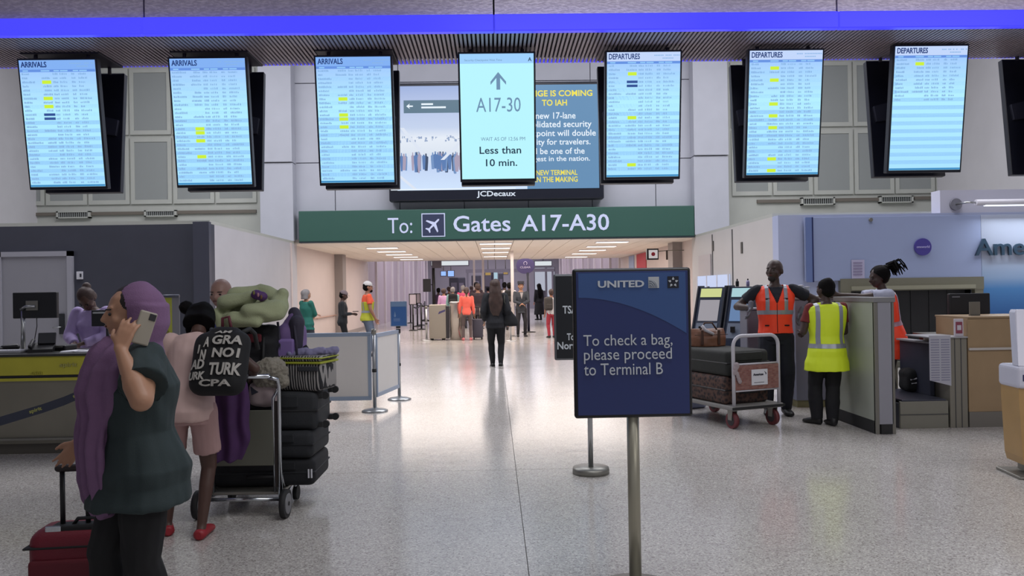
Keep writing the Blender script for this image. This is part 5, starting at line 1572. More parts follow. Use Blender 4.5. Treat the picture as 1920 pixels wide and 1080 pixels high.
# ================================================================== airline desk on the right
wood = mat('desk_wood', (152, 128, 98), .45, var=.06, vscale=4)
DY = 8.2
dx0, dx1 = at(1816, 700, DY).x, at(1960, 700, DY).x
dk_ = empty('airline_desk', (dx0, DY, 0), 0, 'light wood airline desk with a steel kick plate and pale shelf line', 'desk')
L = dx1 - dx0
MB().box((0, 0, .16), (L, .6, 1.13), .004).build('desk_body', wood, dk_)
MB().box((0, -.004, 0), (L, .6, .16)).build('kick_plate', mat('kick_steel', (126, 122, 116), .45, .4), dk_)
MB().box((0, -.02, .80), (L, 0, .825), .003).build('pale_shelf', mat('shelf_pale', (186, 180, 176), .5), dk_)
MB().box((.0, -.015, 1.13), (L, .62, 1.15), .004).build('desk_top', mat('desk_top', (150, 128, 100), .5), dk_)
q = prect(1781, 1815, 640, 805, DY)
sp_ = empty('steel_post_cabinet', (q[0], DY, 0), 0, 'narrow olive steel cabinet at the left end of the wood desk', 'cabinet')
w_ = q[1] - q[0]
MB().box((0, 0, 0), (w_ - .005, .5, .93), .003).build('cabinet_body', mat('post_olive', (132, 128, 118), .45, .3), sp_)
for f_ in (.28, .62): MB().box((w_ * f_, -.004, 0), (w_ * f_ + .008, 0, .93)).build('seam', mat('seam'), sp_)
MB().box((-.20, -.02, .93), (w_ - .002, .5, .945), .003).build('steel_top', mat('top_steel', (166, 166, 170), .4, .3), sp_)
q = prect(1742, 1782, 629, 720, DY - .02)
ns = empty('hanging_notice', (q[0], DY - .03, 0), 0, 'pair of printed paper sheets hanging beside the olive steel cabinet', 'notice')
w_ = q[1] - q[0]
MB().prism([(0, 0, q[2] + .04), (w_, 0, q[2] - .02), (w_, 0, q[3]), (0, 0, q[3])], (0, .006, 0)).build('sheet', mat('notice_grey', (172, 172, 184), .6), ns)
for i in range(17):
    for j in range(2):
        MB().box((w_ * (.06 + .48 * j), -.002, q[3] - .05 - i * .026), (w_ * (.46 + .48 * j), 0, q[3] - .038 - i * .026)).build('print_line', mat('notice_line', (136, 136, 156), .6), ns)
q = prect(1796, 1813, 598, 631, DY - .04)
rc = empty('card_sign', ((q[0] + q[1]) / 2, DY + .02, .945), 0, 'small white card sign with a maroon square at the desk corner', 'sign')
hw = (q[1] - q[0]) / 2; h_ = q[3] - q[2]
MB().box((-hw, 0, 0), (hw, .02, h_), .004).build('card', mat('card_white', (192, 186, 196), .5), rc)
MB().box((-hw + .012, -.002, .03), (hw - .012, 0, h_ - .03), .002).build('maroon_field', mat('card_maroon', (132, 60, 80), .5), rc)
MB().box((-hw + .026, -.004, .065), (hw - .026, -.001, h_ - .065)).build('pale_centre', mat('card_white'), rc)
# monitor and its stand, wooden screen piece
q = prect(1780, 1857, 550, 600, 8.9)
mz = empty('monitor', ((q[0] + q[1]) / 2, 8.9, .945), 0, 'large black monitor above the wood airline desk', 'monitor')
hw = (q[1] - q[0]) / 2
MB().box((-hw, 0, q[2] - .945 - .06), (hw, .05, q[3] - .945), .01).build('monitor_back', mat('monitor_back'), mz)
MB().box((-hw + .03, -.006, q[3] - .945 - .045), (-hw + .12, 0, q[3] - .945 - .030)).build('maker_plate', mat('plate_grey', (110, 112, 120), .5), mz)
MB().tube([(-.10, .02, 0), (-.10, .02, q[2] - .945)], .025, 10).build('stand_pole', mat('pole_grey', (112, 112, 108), .5), mz)
MB().box((-.2, -.08, -.01), (.0, .12, .005)).build('stand_foot', black, mz)
tag(MB().box((-.5 + mz.location.x, 8.85, .90), (mz.location.x + .3, 9.2, .935), .005).build('rear_shelf', mat('shelf_olive', (96, 94, 86), .5)), 'low olive shelf under the large black monitor', 'shelf')
MB().box((-.45 + mz.location.x, 8.9, 0), (mz.location.x + .25, 9.15, .90)).build('shelf_body', mat('shelf_dark', (60, 60, 62), .6), bpy.data.objects['rear_shelf'])
q = prect(1818, 1838, 566, 598, 8.4)
cs = empty('card_stand', ((q[0] + q[1]) / 2, 8.4, 1.151), 0, 'plain grey-brown upright card on the wood desk before the monitor', 'card')
MB().box((-(q[1] - q[0]) / 2, 0, 0), ((q[1] - q[0]) / 2, .012, q[3] - 1.151), .002).build('card', mat('card_brown', (108, 104, 96), .6), cs)
MB().box((-.04, -.02, 0), (.04, .05, .01)).build('foot', mat('card_foot', (80, 78, 74), .6), cs)
# baggage scale well
xa, xb = at(1688, 770, DY).x, at(1780, 770, DY).x
sc2 = empty('baggage_scale', (xa, DY, 0), 0, 'low olive steel baggage scale between the partition and the desk', 'scale')
w_ = xb - xa - .01
MB().box((0, 0, 0), (w_, .03, .28), .003).build('front_plate', mat('scale_olive', (134, 132, 122), .45, .35), sc2)
MB().box((0, -.006, .14), (w_, .0, .148)).build('seam', mat('seam'), sc2)
MB().box((0, .03, 0), (w_, .88, .26)).build('scale_body', mat('scale_body', (70, 72, 80), .5), sc2)
MB().box((.02, .0, .28), (w_ - .02, .88, .30), .004).build('scale_plate', mat('scale_plate', (64, 66, 78), .35, .3), sc2)
MB().box((w_ - .05, .25, .3), (w_, .88, .86), .004).build('side_shield', mat('shield_navy', (46, 50, 66), .5), sc2)
MB().box((w_ - .09, .20, .86), (w_ + .01, .88, .88), .003).build('shield_cap', mat('top_steel'), sc2)
q = prect(1692, 1726, 696, 745, 8.9)
bg2 = MB(); cxx_ = (q[0] + q[1]) / 2 
bg2.box((cxx_ - .13, 8.72, .302), (cxx_ + .12, 8.98, .56), .07, seg=4)
bg2 = bg2.solid('black_bag', mat('bag_soft_black', (24, 25, 28), .85), None, .008, 3, lambda p: .012 * noise.noise(p * 12)); tag(bg2, 'soft black bag with a pale strap on the baggage scale', 'bag')
MB().tube([(cxx_ - .10, 8.73, .44), (cxx_ - .02, 8.72, .46), (cxx_ + .06, 8.73, .49)], .010, 6).build('pale_strap', white_p, bg2)
MB().tube([(cxx_ - .09, 8.73, .40), (cxx_ - .0, 8.72, .41)], .008, 6).build('pale_strap', white_p, bg2)
ob = tag(MB().box((xa + .02, 10.42, 0), (xb + .6, 10.7, .66), .01).build('back_bin', mat('bin_olive', (104, 102, 88), .5)), 'olive bin behind the baggage scale', 'bin')
MB().box((xa, 10.4, .64), (xb + .62, 10.72, .67), .005).build('bin_rim', mat('bin_rim', (118, 116, 100), .5), ob)
MB().box((xa + .10, 10.41, .1), (xa + .14, 10.42, .6)).build('bin_rib', mat('bin_rim'), ob)

# ================================================================== self-service kiosk at the frame edge
kg = G(1912, 902)
kx, ky = kg.x + .30, 6.1
ke = empty('payment_kiosk', (kx, ky, 0), R(-8), 'white and wood self-service kiosk with a tilted screen at the frame edge', 'kiosk')
MB().box((-.26, -.16, 0), (.30, .22, .022), .008).build('foot_plate', steel_dull, ke)
MB().box((-.12, -.08, .022), (.2, .16, .10)).build('foot_column', steel_dull, ke)
MB().prism([(-.20, -.12, .10), (.30, -.12, .10), (.30, -.12, .70), (-.235, -.12, .70), (-.235, -.12, .6), (-.215, -.12, .16)], (0, .28, 0)).build('wood_body', mat('kiosk_wood', (172, 138, 90), .45, var=.05, vscale=5), ke)
MB().box((-.25, -.14, .685), (.30, .18, .86), .03, seg=3).build('white_collar', mat('kiosk_white', (204, 204, 220), .4), ke)
hd = MB().prism([(-.235, -.12, .86), (.30, -.12, .86), (.30, .18, 1.28), (-.10, .18, 1.28), (-.13, .14, 1.26)], (0, .09, .0)).build('head', mat('kiosk_white'), ke)
MB().prism([(-.13, -.075, .915), (.26, -.075, .915), (.26, .135, 1.21), (-.06, .135, 1.21)], (0, -.004, .002)).build('screen_border', black, ke)
MB().prism([(-.105, -.066, .935), (.24, -.066, .935), (.24, .125, 1.195), (-.045, .125, 1.195)], (0, -.008, .003)).build('screen', glow('kiosk_blue', (120, 150, 190), .9), ke)
sy = MB().box((-.215, -.144, .745), (-.155, -.139, .795), .002).build('dark_badge', mat('badge_ink', (44, 46, 90), .5), ke)
MB().prism([(-.165, -.147, .77), (-.125, -.147, .81), (-.085, -.147, .77), (-.125, -.147, .73)], (0, .004, 0)).build('diamond_badge', mat('badge_ink'), ke)
MB().prism([(-.150, -.150, .77), (-.125, -.150, .795), (-.100, -.150, .77), (-.125, -.150, .745)], (0, .004, 0)).build('diamond_field', mat('kiosk_white'), ke)
MB().tube([(-.125, -.153, .77), (-.125, -.149, .77)], .009, 10).build('diamond_dot', mat('badge_ink'), ke)

# ================================================================== corridor and checkpoint furniture
cb_ = G(821, 638)
tb = empty('square_bin', (cb_.x, cb_.y + .25, 0), 0, 'square champagne steel bin with a dark flash near its top', 'bin')
hw = .26
MB().box((-hw, -.25, .05), (hw, .2, 1.10), .02).build('bin_body', mat('bin_steel', (176, 168, 156), .35, .5), tb)
MB().box((hw, -.25, .05), (hw + .09, .2, 1.05), .01).build('dark_side', mat('bin_side', (50, 48, 54), .5), tb)
MB().prism([(.02, -.255, .80), (.24, -.255, .89), (.24, -.255, .95), (.05, -.255, .88)], (0, .005, 0)).build('flash_mark', mat('flash_navy', (70, 66, 110), .5), tb)
for x in (-.2, .16): MB().box((x - .04, -.2, 0), (x + .05, .1, .05)).build('foot', rubber, tb)
cb_ = G(856, 638)
rb_ = empty('round_bin', (cb_.x, cb_.y + .22, 0), 0, 'round steel bin beside the person in coral', 'bin')
MB().lathe((0, 0, 0), [(.205, 0), (.205, 1.12), (.20, 1.14)], 32).build('bin_body', mat('round_steel', (186, 180, 174), .25, .8), rb_)
MB().lathe((0, 0, 1.12), [(.21, 0), (.21, .05), (.16, .07), (.14, .04)], 32).build('bin_rim', steel, rb_)
MB().lathe((0, 0, 1.155), [(.13, 0), (.12, .01)], 24).build('opening', black, rb_)
post(G(800, 639), 'thin pale stanchion left of the square bin', 1.05, r=.03)
for i, (px, fy, lab) in enumerate(((958, 640, 'pale stanchion right of the walking woman'),)):
    post(G(px, fy), lab, 1.0, r=.025)
# floor to ceiling white post by the officer, thin frames
g_ = G(963, 632)
wp = tag(MB().box((g_.x - .05, g_.y + .45, 0), (g_.x + .05, g_.y + .53, 2.8)).build('white_post', mat('post_white', (224, 214, 210), .5)), 'slim white floor to ceiling post beside the uniformed officer', 'post')
MB().box((g_.x - .09, g_.y + .42, 0), (g_.x + .09, g_.y + .56, .03)).build('post_foot', steel, wp)
for px_, D_, lab in ((906, 36, 'slim white post right of the black cap in the queue'), (889, 38, 'slim white post left of the black cap in the queue')):
    x_ = at(px_, 520, D_).x
    wp = tag(MB().box((x_ - .05, D_, 0), (x_ + .05, D_ + .08, 4.6)).build('white_post', mat('post_white')), lab, 'post')
    MB().box((x_ - .09, D_ - .03, 0), (x_ + .09, D_ + .11, .04)).build('post_foot', steel, wp)
# purple round sign on a pole
cg_ = at(985, 499, 28.5)
cl = empty('round_sign', (at(990, 540, 28.5).x, 28.5, 0), 0, 'purple rounded sign on a dark pole above the uniformed officer', 'sign')
ox = cl.location.x
n = 40; rx_, rz_ = .325, .27
pts = []
for k in range(n):
    a = 2 * math.pi * k / n; c_, s_ = math.cos(a), math.sin(a)
    e_ = 2 / 2.7
    x = math.copysign(abs(c_) ** e_, c_) * rx_; z = math.copysign(abs(s_) ** e_, s_) * rz_
    if s_ < 0: x *= 1 - .18 * abs(s_)
    pts.append((cg_.x - ox + x, -.03, cg_.z + z))
MB().prism(pts, (0, .06, 0)).build('sign_disc', mat('clear_navy', (82, 74, 124), .5), cl)
text('CLEAR', (cg_.x - ox - .19, cg_.x - ox + .19, cg_.z - .075, cg_.z - .01), -.034, mat('clear_letter', (206, 198, 226), .5), cl, bold=.02)
ar = [(cg_.x - ox + .06 * math.cos(a * math.pi / 9), -.035, cg_.z + .10 + .06 * math.sin(a * math.pi / 9)) for a in range(-3, 13)]
MB().tube(ar, .010, 6).build('ring_logo', mat('clear_letter'), cl)
MB().tube([(0, .0, .03), (0, .0, cg_.z - rz_ + .04)], .05, 10).build('pole', mat('pole_navy', (34, 36, 58), .5), cl)
MB().lathe((0, 0, 0), [(.25, 0), (.25, .02), (.06, .04)], 24).build('base', rubber, cl)
# belt stanchions of the security queue on the left
def bstan(x, y, label, sign=False, h=1.0):
    t = empty('queue_stanchion', (x, y, 0), 0, label, 'stanchion')
    MB().lathe((0, 0, 0), [(.17, 0), (.17, .02), (.05, .045)], 20).build('base', rubber, t)
    MB().tube([(0, 0, .04), (0, 0, h)], .035, 10).build('pole', black, t)
    if sign:
        mb = MB(); z = h
        mb.box((-.15, -.015, z), (.15, .015, z + .03)).box((-.15, -.015, z + .41), (.15, .015, z + .44)).box((-.15, -.015, z), (-.12, .015, z + .44)).box((.12, -.015, z), (.15, .015, z + .44))
        mb.build('sign_frame', black, t)
        MB().box((-.12, -.004, z + .03), (.12, .004, z + .41)).build('sign_card', mat('card_lilac', (176, 166, 176), .6), t)
    return t
sts = [(775, 620, True, 'black queue stanchion with a framed card, nearest the corridor wall'), (783, 612, True, 'black queue stanchion with a framed card, second one back'), (770, 606, False, 'plain black queue stanchion behind the framed cards'), (797, 600, False, 'plain black queue stanchion by the tall black screen pole'),
       (790, 610, False, 'plain black queue stanchion between the framed cards and the square bin')]
prev = None
locs = []
for px_, py_, sg_, lab in sts:
    g_ = G(px_, py_); bstan(g_.x, g_.y, lab, sg_); locs.append(g_)
for a, b, lab in ((0, 4, 'black belt strung from the nearest framed stanchion towards the bin'), (1, 3, 'black belt strung between the farther stanchions')):
    a_, b_ = locs[a], locs[b]
    o = MB()
    pts = [a_.lerp(b_, t / 6) + V((0, 0, .93 - .10 * math.sin(math.pi * t / 6))) for t in range(7)]
    for p, q_ in zip(pts, pts[1:]): o.prism([p + V((0, 0, .03)), q_ + V((0, 0, .03)), q_ - V((0, 0, .03)), p - V((0, 0, .03))], (0, .006, 0))
    tag(o.build('queue_belt', black), lab, 'belt')
g0, g1 = V((at(790, 590, 32).x, 32, 0)), V((at(900, 590, 32).x, 32, 0))
for i in range(4):
    p = g0.lerp(g1, i / 3); bstan(p.x, p.y, ('queue stanchion at the wall end of the cross belt line', 'queue stanchion behind the square bin', 'queue stanchion behind the round bin', 'queue stanchion behind the walking woman')[i])
for zz, lab in ((.93, 'upper black belt running across behind the bins'), (.35, 'lower black belt running across behind the bins')):
    tag(MB().box((g0.x, 31.98, zz - .03), (g1.x, 32.02, zz + .03)).build('queue_belt', black), lab, 'belt')
# tall black pole with screen
pD = 34.0
pxx = at(813, 520, pD).x
tp_ = empty('screen_pole', (pxx, pD, 0), 0, 'tall black pole with a small dark screen left of the security queue', 'screen')
MB().tube([(0, 0, 0), (0, 0, 3.0)], .07, 10).build('pole', black, tp_)
MB().box((-.45, -.08, 1.50), (-.12, 0, 2.05), .01).build('small_screen', mat('monitor_back'), tp_)
MB().tube([(-.13, -.02, 1.8), (0, 0, 1.8)], .02, 6).build('arm', black, tp_)
MB().box((-.05, -.1, 2.5), (.35, -.02, 2.98), .01).build('upper_box', mat('box_grey', (92, 88, 100), .5), tp_)
# far lit boards, frames and machines of the checkpoint
far = [('light_board', 809, 878, 489.5, 497.5, 46, glow('board_glow', (216, 222, 226), 1.0), 'long white lit header board at the left of the checkpoint', 'sign'),
       ('light_board', 1003, 1034, 490, 498, 46, glow('board_glow', (216, 222, 226), 1.0), 'short white lit header board right of the purple round sign', 'sign'),
       ('window_panel', 1003, 1022, 502, 545, 58, glow('pale_window', (186, 190, 206), .85), 'pale lit window panel behind the dark clothed traveller', 'window'),
       ('window_panel', 1026, 1040, 502, 556, 58, glow('pale_window', (186, 190, 206), .85), 'pale lit window panel just left of the black sign', 'window'),
       ('checkpoint_screen', 827, 836, 509, 517, 50, glow('far_blue', (150, 186, 250), 1.1), 'small glowing blue screen, left one above the lilac shirt', 'screen'),
       ('checkpoint_screen', 840, 851, 508, 518, 50, glow('far_blue', (150, 186, 250), 1.1), 'small glowing blue screen, right one above the lilac shirt', 'screen'),
       ('checkpoint_screen', 926, 933, 508, 530, 54, glow('far_pale', (176, 206, 222), .9), 'tall pale screen behind the walking woman', 'screen'),
       ('checkpoint_screen', 910, 920, 507, 516, 54, glow('far_amber', (172, 142, 84), .9), 'small amber screen left of the tall pale one', 'screen'),
       ('checkpoint_screen', 944, 952, 506, 514, 54, glow('far_amber', (172, 142, 84), .9), 'small amber screen right of the tall pale one', 'screen')]
for nm, a, b, c_, d_, D_, m_, lab, cat_ in far:
    x0_, x1_, z0_, z1_ = prect(a, b, c_, d_, D_)
    t = empty(nm, ((x0_ + x1_) / 2, D_, z0_), 0, lab, cat_)
    hw = (x1_ - x0_) / 2
    MB().box((-hw - .05, 0, -.05), (hw + .05, .12, z1_ - z0_ + .05), .01).build('housing', mat('far_frame', (84, 80, 92), .5), t)
    MB().box((-hw, -.01, 0), (hw, 0, z1_ - z0_)).build('lit_face', m_, t)
    MB().tube([(0, .06, z1_ - z0_), (0, .06, 5.5 - z0_)], .03, 6).build('hanger', steel_dull, t) if cat_ != 'window' else MB().box((-hw - .05, .02, -z0_), (hw + .05, .12, 0)).build('lower_frame', mat('far_frame'), t)
beam = tag(MB().box((-1.6, 45.9, 2.55), (3.5, 46.1, 2.75)).build('header_beam', mat('header_grey', (120, 116, 128), .5)), 'long grey header beam spanning the checkpoint', 'beam')
for x in (-1.5, 1.0, 3.4): MB().box((x - .06, 45.92, 0), (x + .06, 46.08, 2.55)).build('beam_leg', mat('header_grey'), beam)
dark_rows = [(858, 872, 520, 540, 52), (884, 902, 516, 540, 52), (935, 944, 512, 545, 53), (905, 925, 505, 530, 56), (842, 860, 520, 545, 57)]
dlab = ['grey scanner cabinet behind the pink shirt', 'grey scanner cabinet behind the black cap', 'tall dark scanner gate right of the tall pale screen', 'wide dark booth behind the amber screen', 'dark booth behind the teal shirt']
for (a, b, c_, d_, D_), lab in zip(dark_rows, dlab):
    x0_, x1_, z0_, z1_ = prect(a, b, c_, d_, D_)
    t = empty('scanner', ((x0_ + x1_) / 2, D_, 0), 0, lab, 'machine')
    hw = (x1_ - x0_) / 2
    MB().box((-hw, 0, 0), (hw, .8, z1_ * .45), .03).build('lower_cabinet', mat('scan_grey', (120, 118, 128), .5), t)
    MB().box((-hw, .05, z1_ * .45), (hw, .75, z1_), .05).build('upper_cabinet', mat('scan_dark', (52, 50, 62), .5), t)
    MB().box((-hw * .6, -.02, z1_ * .6), (hw * .6, .05, z1_ * .85)).build('panel', mat('scan_panel', (96, 90, 104), .5), t)
# low glass rail on the far right
gx0, gx1 = at(1022, 580, 46).x, at(1060, 600, 34).x
gr = empty('glass_rail', (2.75, 34, 0), 0, 'low grey rail panels along the right of the checkpoint lane', 'railing')
for i in range(6):
    MB().box((.0 + i * .14, i * 2.4, .15), (.04 + i * .14, i * 2.4 + 2.2, 1.0)).build('rail_panel', mat('rail_panel', (140, 130, 146), .4), gr)
    MB().box((-.02 + i * .14, i * 2.4 - .06, 0), (.06 + i * .14, i * 2.4, 1.05)).build('rail_post', mat('rail_dark2', (84, 78, 96), .5), gr)
# ================================================================== people
sk_light = mat('skin_light', (172, 128, 104), .5); sk_mid = mat('skin_mid', (150, 104, 82), .5)
sk_dark = mat('skin_dark', (78, 54, 46), .5); sk_dark2 = mat('skin_deep', (62, 44, 40), .5)
hair_b = mat('hair_black', (13, 11, 12), .85, spec=.15); hair_br = mat('hair_brown', (62, 44, 40), .6); hair_g = mat('hair_grey', (128, 124, 124), .7)
orange = mat('vest_orange', (240, 66, 34), .6, emit=(240, 66, 34), es=.06); lime = mat('vest_lime', (206, 226, 40), .6, emit=(206, 226, 40), es=.05)
tape = mat('reflective_tape', (150, 154, 166), .35, .2)
cl_black = mat('cloth_black', (20, 21, 25), .85); cl_navy = mat('cloth_navy', (28, 30, 42), .85); cl_green = mat('tee_green', (44, 56, 58), .85, bump=.2, bscale=300)
shoe_b = mat('shoe_black', (22, 22, 24), .5)

# ---- 1. woman in the purple headscarf with the phone
P1x = at(258, 700, 3.42).x
hand_t = (Matrix.Rotation(R(-128), 3, 'Z') @ (V((at(139, 850, 3.70).x, 3.70, .79)) - V((P1x, 3.42, 0)))) / 1.54
_iw = Matrix.Rotation(R(-128), 3, 'Z')
wr_t = (_iw @ (at(226, 655, 3.17) - V((P1x, 3.42, 0)))) / 1.54
el_h = (_iw @ (at(300, 772, 3.12) - at(262, 668, 3.24))) / 1.54
hd_v = _iw @ V((.16, .34, .92))
th_v = _iw @ V((-1, 0, .1))
w1p = Person('woman in a purple headscarf and dark green shirt talking on a phone', (P1x, 3.42), 128, H=1.54, skin=mat('skin_tan', (176, 132, 106), .5), fat=1.34, woman=True, vox=.0065,
             hands={-1: tuple(wr_t), 1: tuple(hand_t)}, hints={-1: tuple(el_h), 1: (.6, -1, -.2)}, head=(-6, -2), lean=2, curl=.30,
             thumbs={-1: tuple(th_v), 1: (0, 0, 1)}, hdirs={-1: tuple(hd_v), 1: (0, .6, -.75)}, feet={-1: (-.05, -.06, .045), 1: (.05, .06, .045)}, spread=.5)
H = w1p.H
w1p.shirt(cl_green, 'threeq', hem=-.115, add=.020, flare=.12, loose=1.12, disp=w1p.folds(.013, 7), name='dark_green_shirt')
w1p.trousers(mat('leggings_black', (24, 24, 27), .85), slim=.92, top=.02)
w1p.shoes(shoe_b)
w1p.hair('dome', mat('hair_dark', (34, 26, 26), .6))
h = w1p.h
purple = mat('scarf_purple', (122, 90, 126), .85, var=.06, vscale=8, bump=.25, bscale=220)
hd_ = MB()
Mh = w1p.Mh
H = w1p.K
hd_.ell(h(0, -.020, .064), (.056 * H, .062 * H, .062 * H), Mh, 20)
hd_.loft([(h(0, -.030, .07), Mh @ V((.060, 0, 0)) * H, Mh @ V((0, .058, 0)) * H), (h(0, -.026, .02), Mh @ V((.062, 0, 0)) * H, Mh @ V((0, .062, 0)) * H), (h(0, -.012, -.022), Mh @ V((.060, 0, 0)) * H, Mh @ V((0, .062, 0)) * H), (w1p.T(0, .0, .275), V((.085 * H, 0, 0)), V((0, .075 * H, 0)))], 24)
H = w1p.H
def openface(b):
    dl = []
    Mi = Mh.inverted()
    for f in b.faces:
        q = (Mi @ (f.calc_center_median() - w1p.hb)) / w1p.K
        lim = .012 + .010 * max(0, (q.z - .03) / .08)
        if q.y > lim and q.z > -.012 + .10 * max(0, .03 - q.y) and abs(q.x) < .052: dl.append(f)
    bmesh.ops.delete(b, geom=dl, context='FACES')
hood = hd_.solid('headscarf', purple, w1p.root, .0065, 3, lambda p: .004 * math.sin(34 * p.z + 22 * p.y + 3 * noise.noise(p * 7)), openface)
# shoulder wrap and long hanging ends
dr = MB()
T = w1p.T
dr.loft([(T(0, .02, .335), V((.050 * H, 0, 0)), V((0, .050 * H, 0))), (T(0, .03, .300), V((.085 * H, 0, 0)), V((0, .075 * H, 0))), (T(0, .045, .255), V((.115 * H, 0, 0)), V((0, .078 * H, 0))), (T(0.01, .07, .20), V((.108 * H, 0, 0)), V((0, .070 * H, 0))), (T(0.02, .085, .14), V((.096 * H, 0, 0)), V((0, .050 * H, 0))), (T(0.03, .09, .08), V((.080 * H, 0, 0)), V((0, .030 * H, 0)))], 26)
dr.loft([(T(.01, .065, .26), V((.085 * H, 0, 0)), V((0, .040 * H, 0))), (T(.02, .092, .16), V((.090 * H, 0, 0)), V((0, .038 * H, 0))), (T(.03, .106, .05), V((.092 * H, 0, 0)), V((0, .036 * H, 0))), (T(.03, .106, -.04), V((.090 * H, 0, 0)), V((0, .034 * H, 0))),
         (T(.03, .100, -.10), V((.086 * H, 0, 0)), V((0, .030 * H, 0))), (T(.03, .094, -.135), V((.080 * H, 0, 0)), V((0, .022 * H, 0)))], 34)
dr.solid('scarf_drape', purple, w1p.root, .008, 3, lambda p: .010 * math.sin(30 * p.y + 85 * p.x + 9 * p.z + 5 * noise.noise(p * 4)) + .004 * noise.noise(p * 22))
# phone in her raised hand
Mw = Matrix.Rotation(R(128), 3, 'Z')
pk_ = w1p.wr[-1] + w1p.hd[-1] * .045 * H + _iw @ V((.052, .045, .015))
wp_ = Mw @ pk_ + V((P1x, 3.42, 0))
phn = empty('mobile_phone', wp_, R(128), 'pale cased mobile phone held to the ear of the woman in purple', 'phone')
MB().box((-.006, -.034, -.068), (.006, .034, .068), .007, rot=Euler((R(18), 0, 0)), piv=(0, 0, 0)).build('phone_case', mat('case_pale', (164, 156, 142), .4), phn)
MB().box((-.009, -.030, .035), (-.005, -.004, .062), .003, rot=Euler((R(18), 0, 0)), piv=(0, 0, 0)).build('camera_bump', mat('camera_dark', (46, 46, 50), .3), phn)

# her red suitcase
sx_, sy_ = at(147, 1000, 3.72).x, 3.76
rs = empty('red_suitcase', (sx_, sy_, 0), R(6), 'red rolling suitcase with a raised black handle beside the woman in purple', 'suitcase')
red = mat('suitcase_red', (120, 24, 44), .55, bump=.2, bscale=200)
MB().box((-.205, -.12, .05), (.20, .12, .455), .07, seg=5).build('shell', red, rs, True)
MB().box((-.185, -.14, .08), (.19, -.10, .33), .03, seg=4).build('front_pocket', mat('suitcase_wine', (104, 22, 38), .6), rs, True)
MB().box((-.21, -.125, .375), (.205, -.02, .385), .02).build('zip_band', rubber, rs)
MB().tube([(-.07, -.04, .42), (-.07, -.04, .71)], .011, 10).build('handle_rod', black, rs)
MB().tube([(.04, -.04, .42), (.04, -.04, .71)], .011, 10).build('handle_rod', black, rs)
MB().cap((-.085, -.04, .72), .017, (.055, -.04, .72), .017).build('pull_handle', mat('grip_dark', (38, 28, 30), .5), rs)
MB().tube([(-.03, -.05, .45), (.0, -.05, .49), (.07, -.05, .49), (.10, -.05, .45)], .009, 8).build('carry_handle', black, rs)
MB().box((-.11, -.085, .43), (.12, -.0, .467), .01).build('handle_housing', rubber, rs)
MB().box((-.13, -.087, .435), (-.06, -.07, .468), .006).build('silver_plate', chrome, rs)
for x in (-.15, .16): MB().tube([(x - .015, .09, .035), (x + .015, .09, .035)], .035, 16).build('wheel', rubber, rs)
for x in (-.15, .16): MB().tube([(x - .015, -.09, .035), (x + .015, -.09, .035)], .035, 16).build('wheel', rubber, rs)

# ---- 2. woman bending at the trolley with the lettered backpack
P2x, P2y = at(357, 800, 5.02).x, 5.02
w2p = Person('woman in pale pink bending over the trolley, lettered backpack on her back', (P2x, P2y), 8, H=1.60, skin=sk_dark, fat=.96, woman=True, lean=34, pelvis=(0, -.02, -.01), vox=.008,
             hands={-1: (-.10, .30, .60), 1: (.19, .27, .59)}, hints={-1: (-.8, -.6, -.4), 1: (.8, -.6, -.4)}, head=(10, 30), feet={-1: (-.105, .06, .045), 1: (.040, -.02, .045)}, toe=(20, -5))
pinkm = mat('shirt_blush', (206, 176, 170), .8)
w2p.shirt(pinkm, 'short', hem=-.06, add=.012, loose=1.25, name='blush_shirt')
w2p.trousers(mat('shorts_pink', (176, 142, 140), .8), 'shorts', slim=.9, top=.06)
w2p.shoes(mat('clog_red', (150, 34, 44), .5), h=.8)
w2p.hair('bob', hair_b)
H = w2p.H; h = w2p.h; Mh = w2p.Mh; T = w2p.T
MB().ell(h(-.056, -.03, .100), (.030 * H, .028 * H, .032 * H), Mh).solid('hair_bun', hair_b, w2p.root, .007, 1, lambda p: .004 * noise.noise(p * 60))
for k in range(12):
    a = -1.2 + 2.4 * k / 11
    p0_ = h(.050 * math.sin(a), -.045 * math.cos(a), .02); p1_ = p0_ + V((.01 * math.sin(a * 3), .02, -.085 - .03 * (k % 3) * .5)) * H * .9
    MB().tube([p0_, p0_.lerp(p1_, .5) + V((0, -.008, 0)), p1_], [.008 * H * .9, .007 * H * .9, .003 * H], 6).build('braid', hair_b, w2p.root)
# backpack as a thing of its own
Mw2 = Matrix.Rotation(R(8), 3, 'Z')
def w2w(p): return Mw2 @ p + V((P2x, P2y, 0))
bk = empty('lettered_backpack', w2w(T(.13, -.125, .115)), 0, 'black backpack printed with white capital letters on the bending woman', 'backpack')
bk.rotation_mode = 'XYZ'
bk.rotation_euler = (-R(22), 0, R(-4)); bk.scale = (1.12, 1.0, 1.1)
bm_ = MB(); bm_.box((-.155, -.085, -.20), (.155, .075, .17), .085, seg=5); bm_.cap((-.04, 0, .14), .06, (.04, 0, .14), .06)
bm_.solid('pack_body', mat('pack_black', (20, 20, 23), .8), bk, .008, 3, lambda p: .006 * noise.noise(p * 9))
wlet = mat('letter_white', (176, 172, 166), .7)
def bend(o):
    # wrap flat lettering round the bag
    for v in o.data.vertices:
        x, z = v.co.x, v.co.z
        v.co.y = v.co.y + .0 + 1.3 * max(0, abs(x) - .06) ** 2 * 4 + 3.2 * max(0, z - .085) ** 2 * 2 + 3.2 * max(0, -z - .12) ** 2 * 2
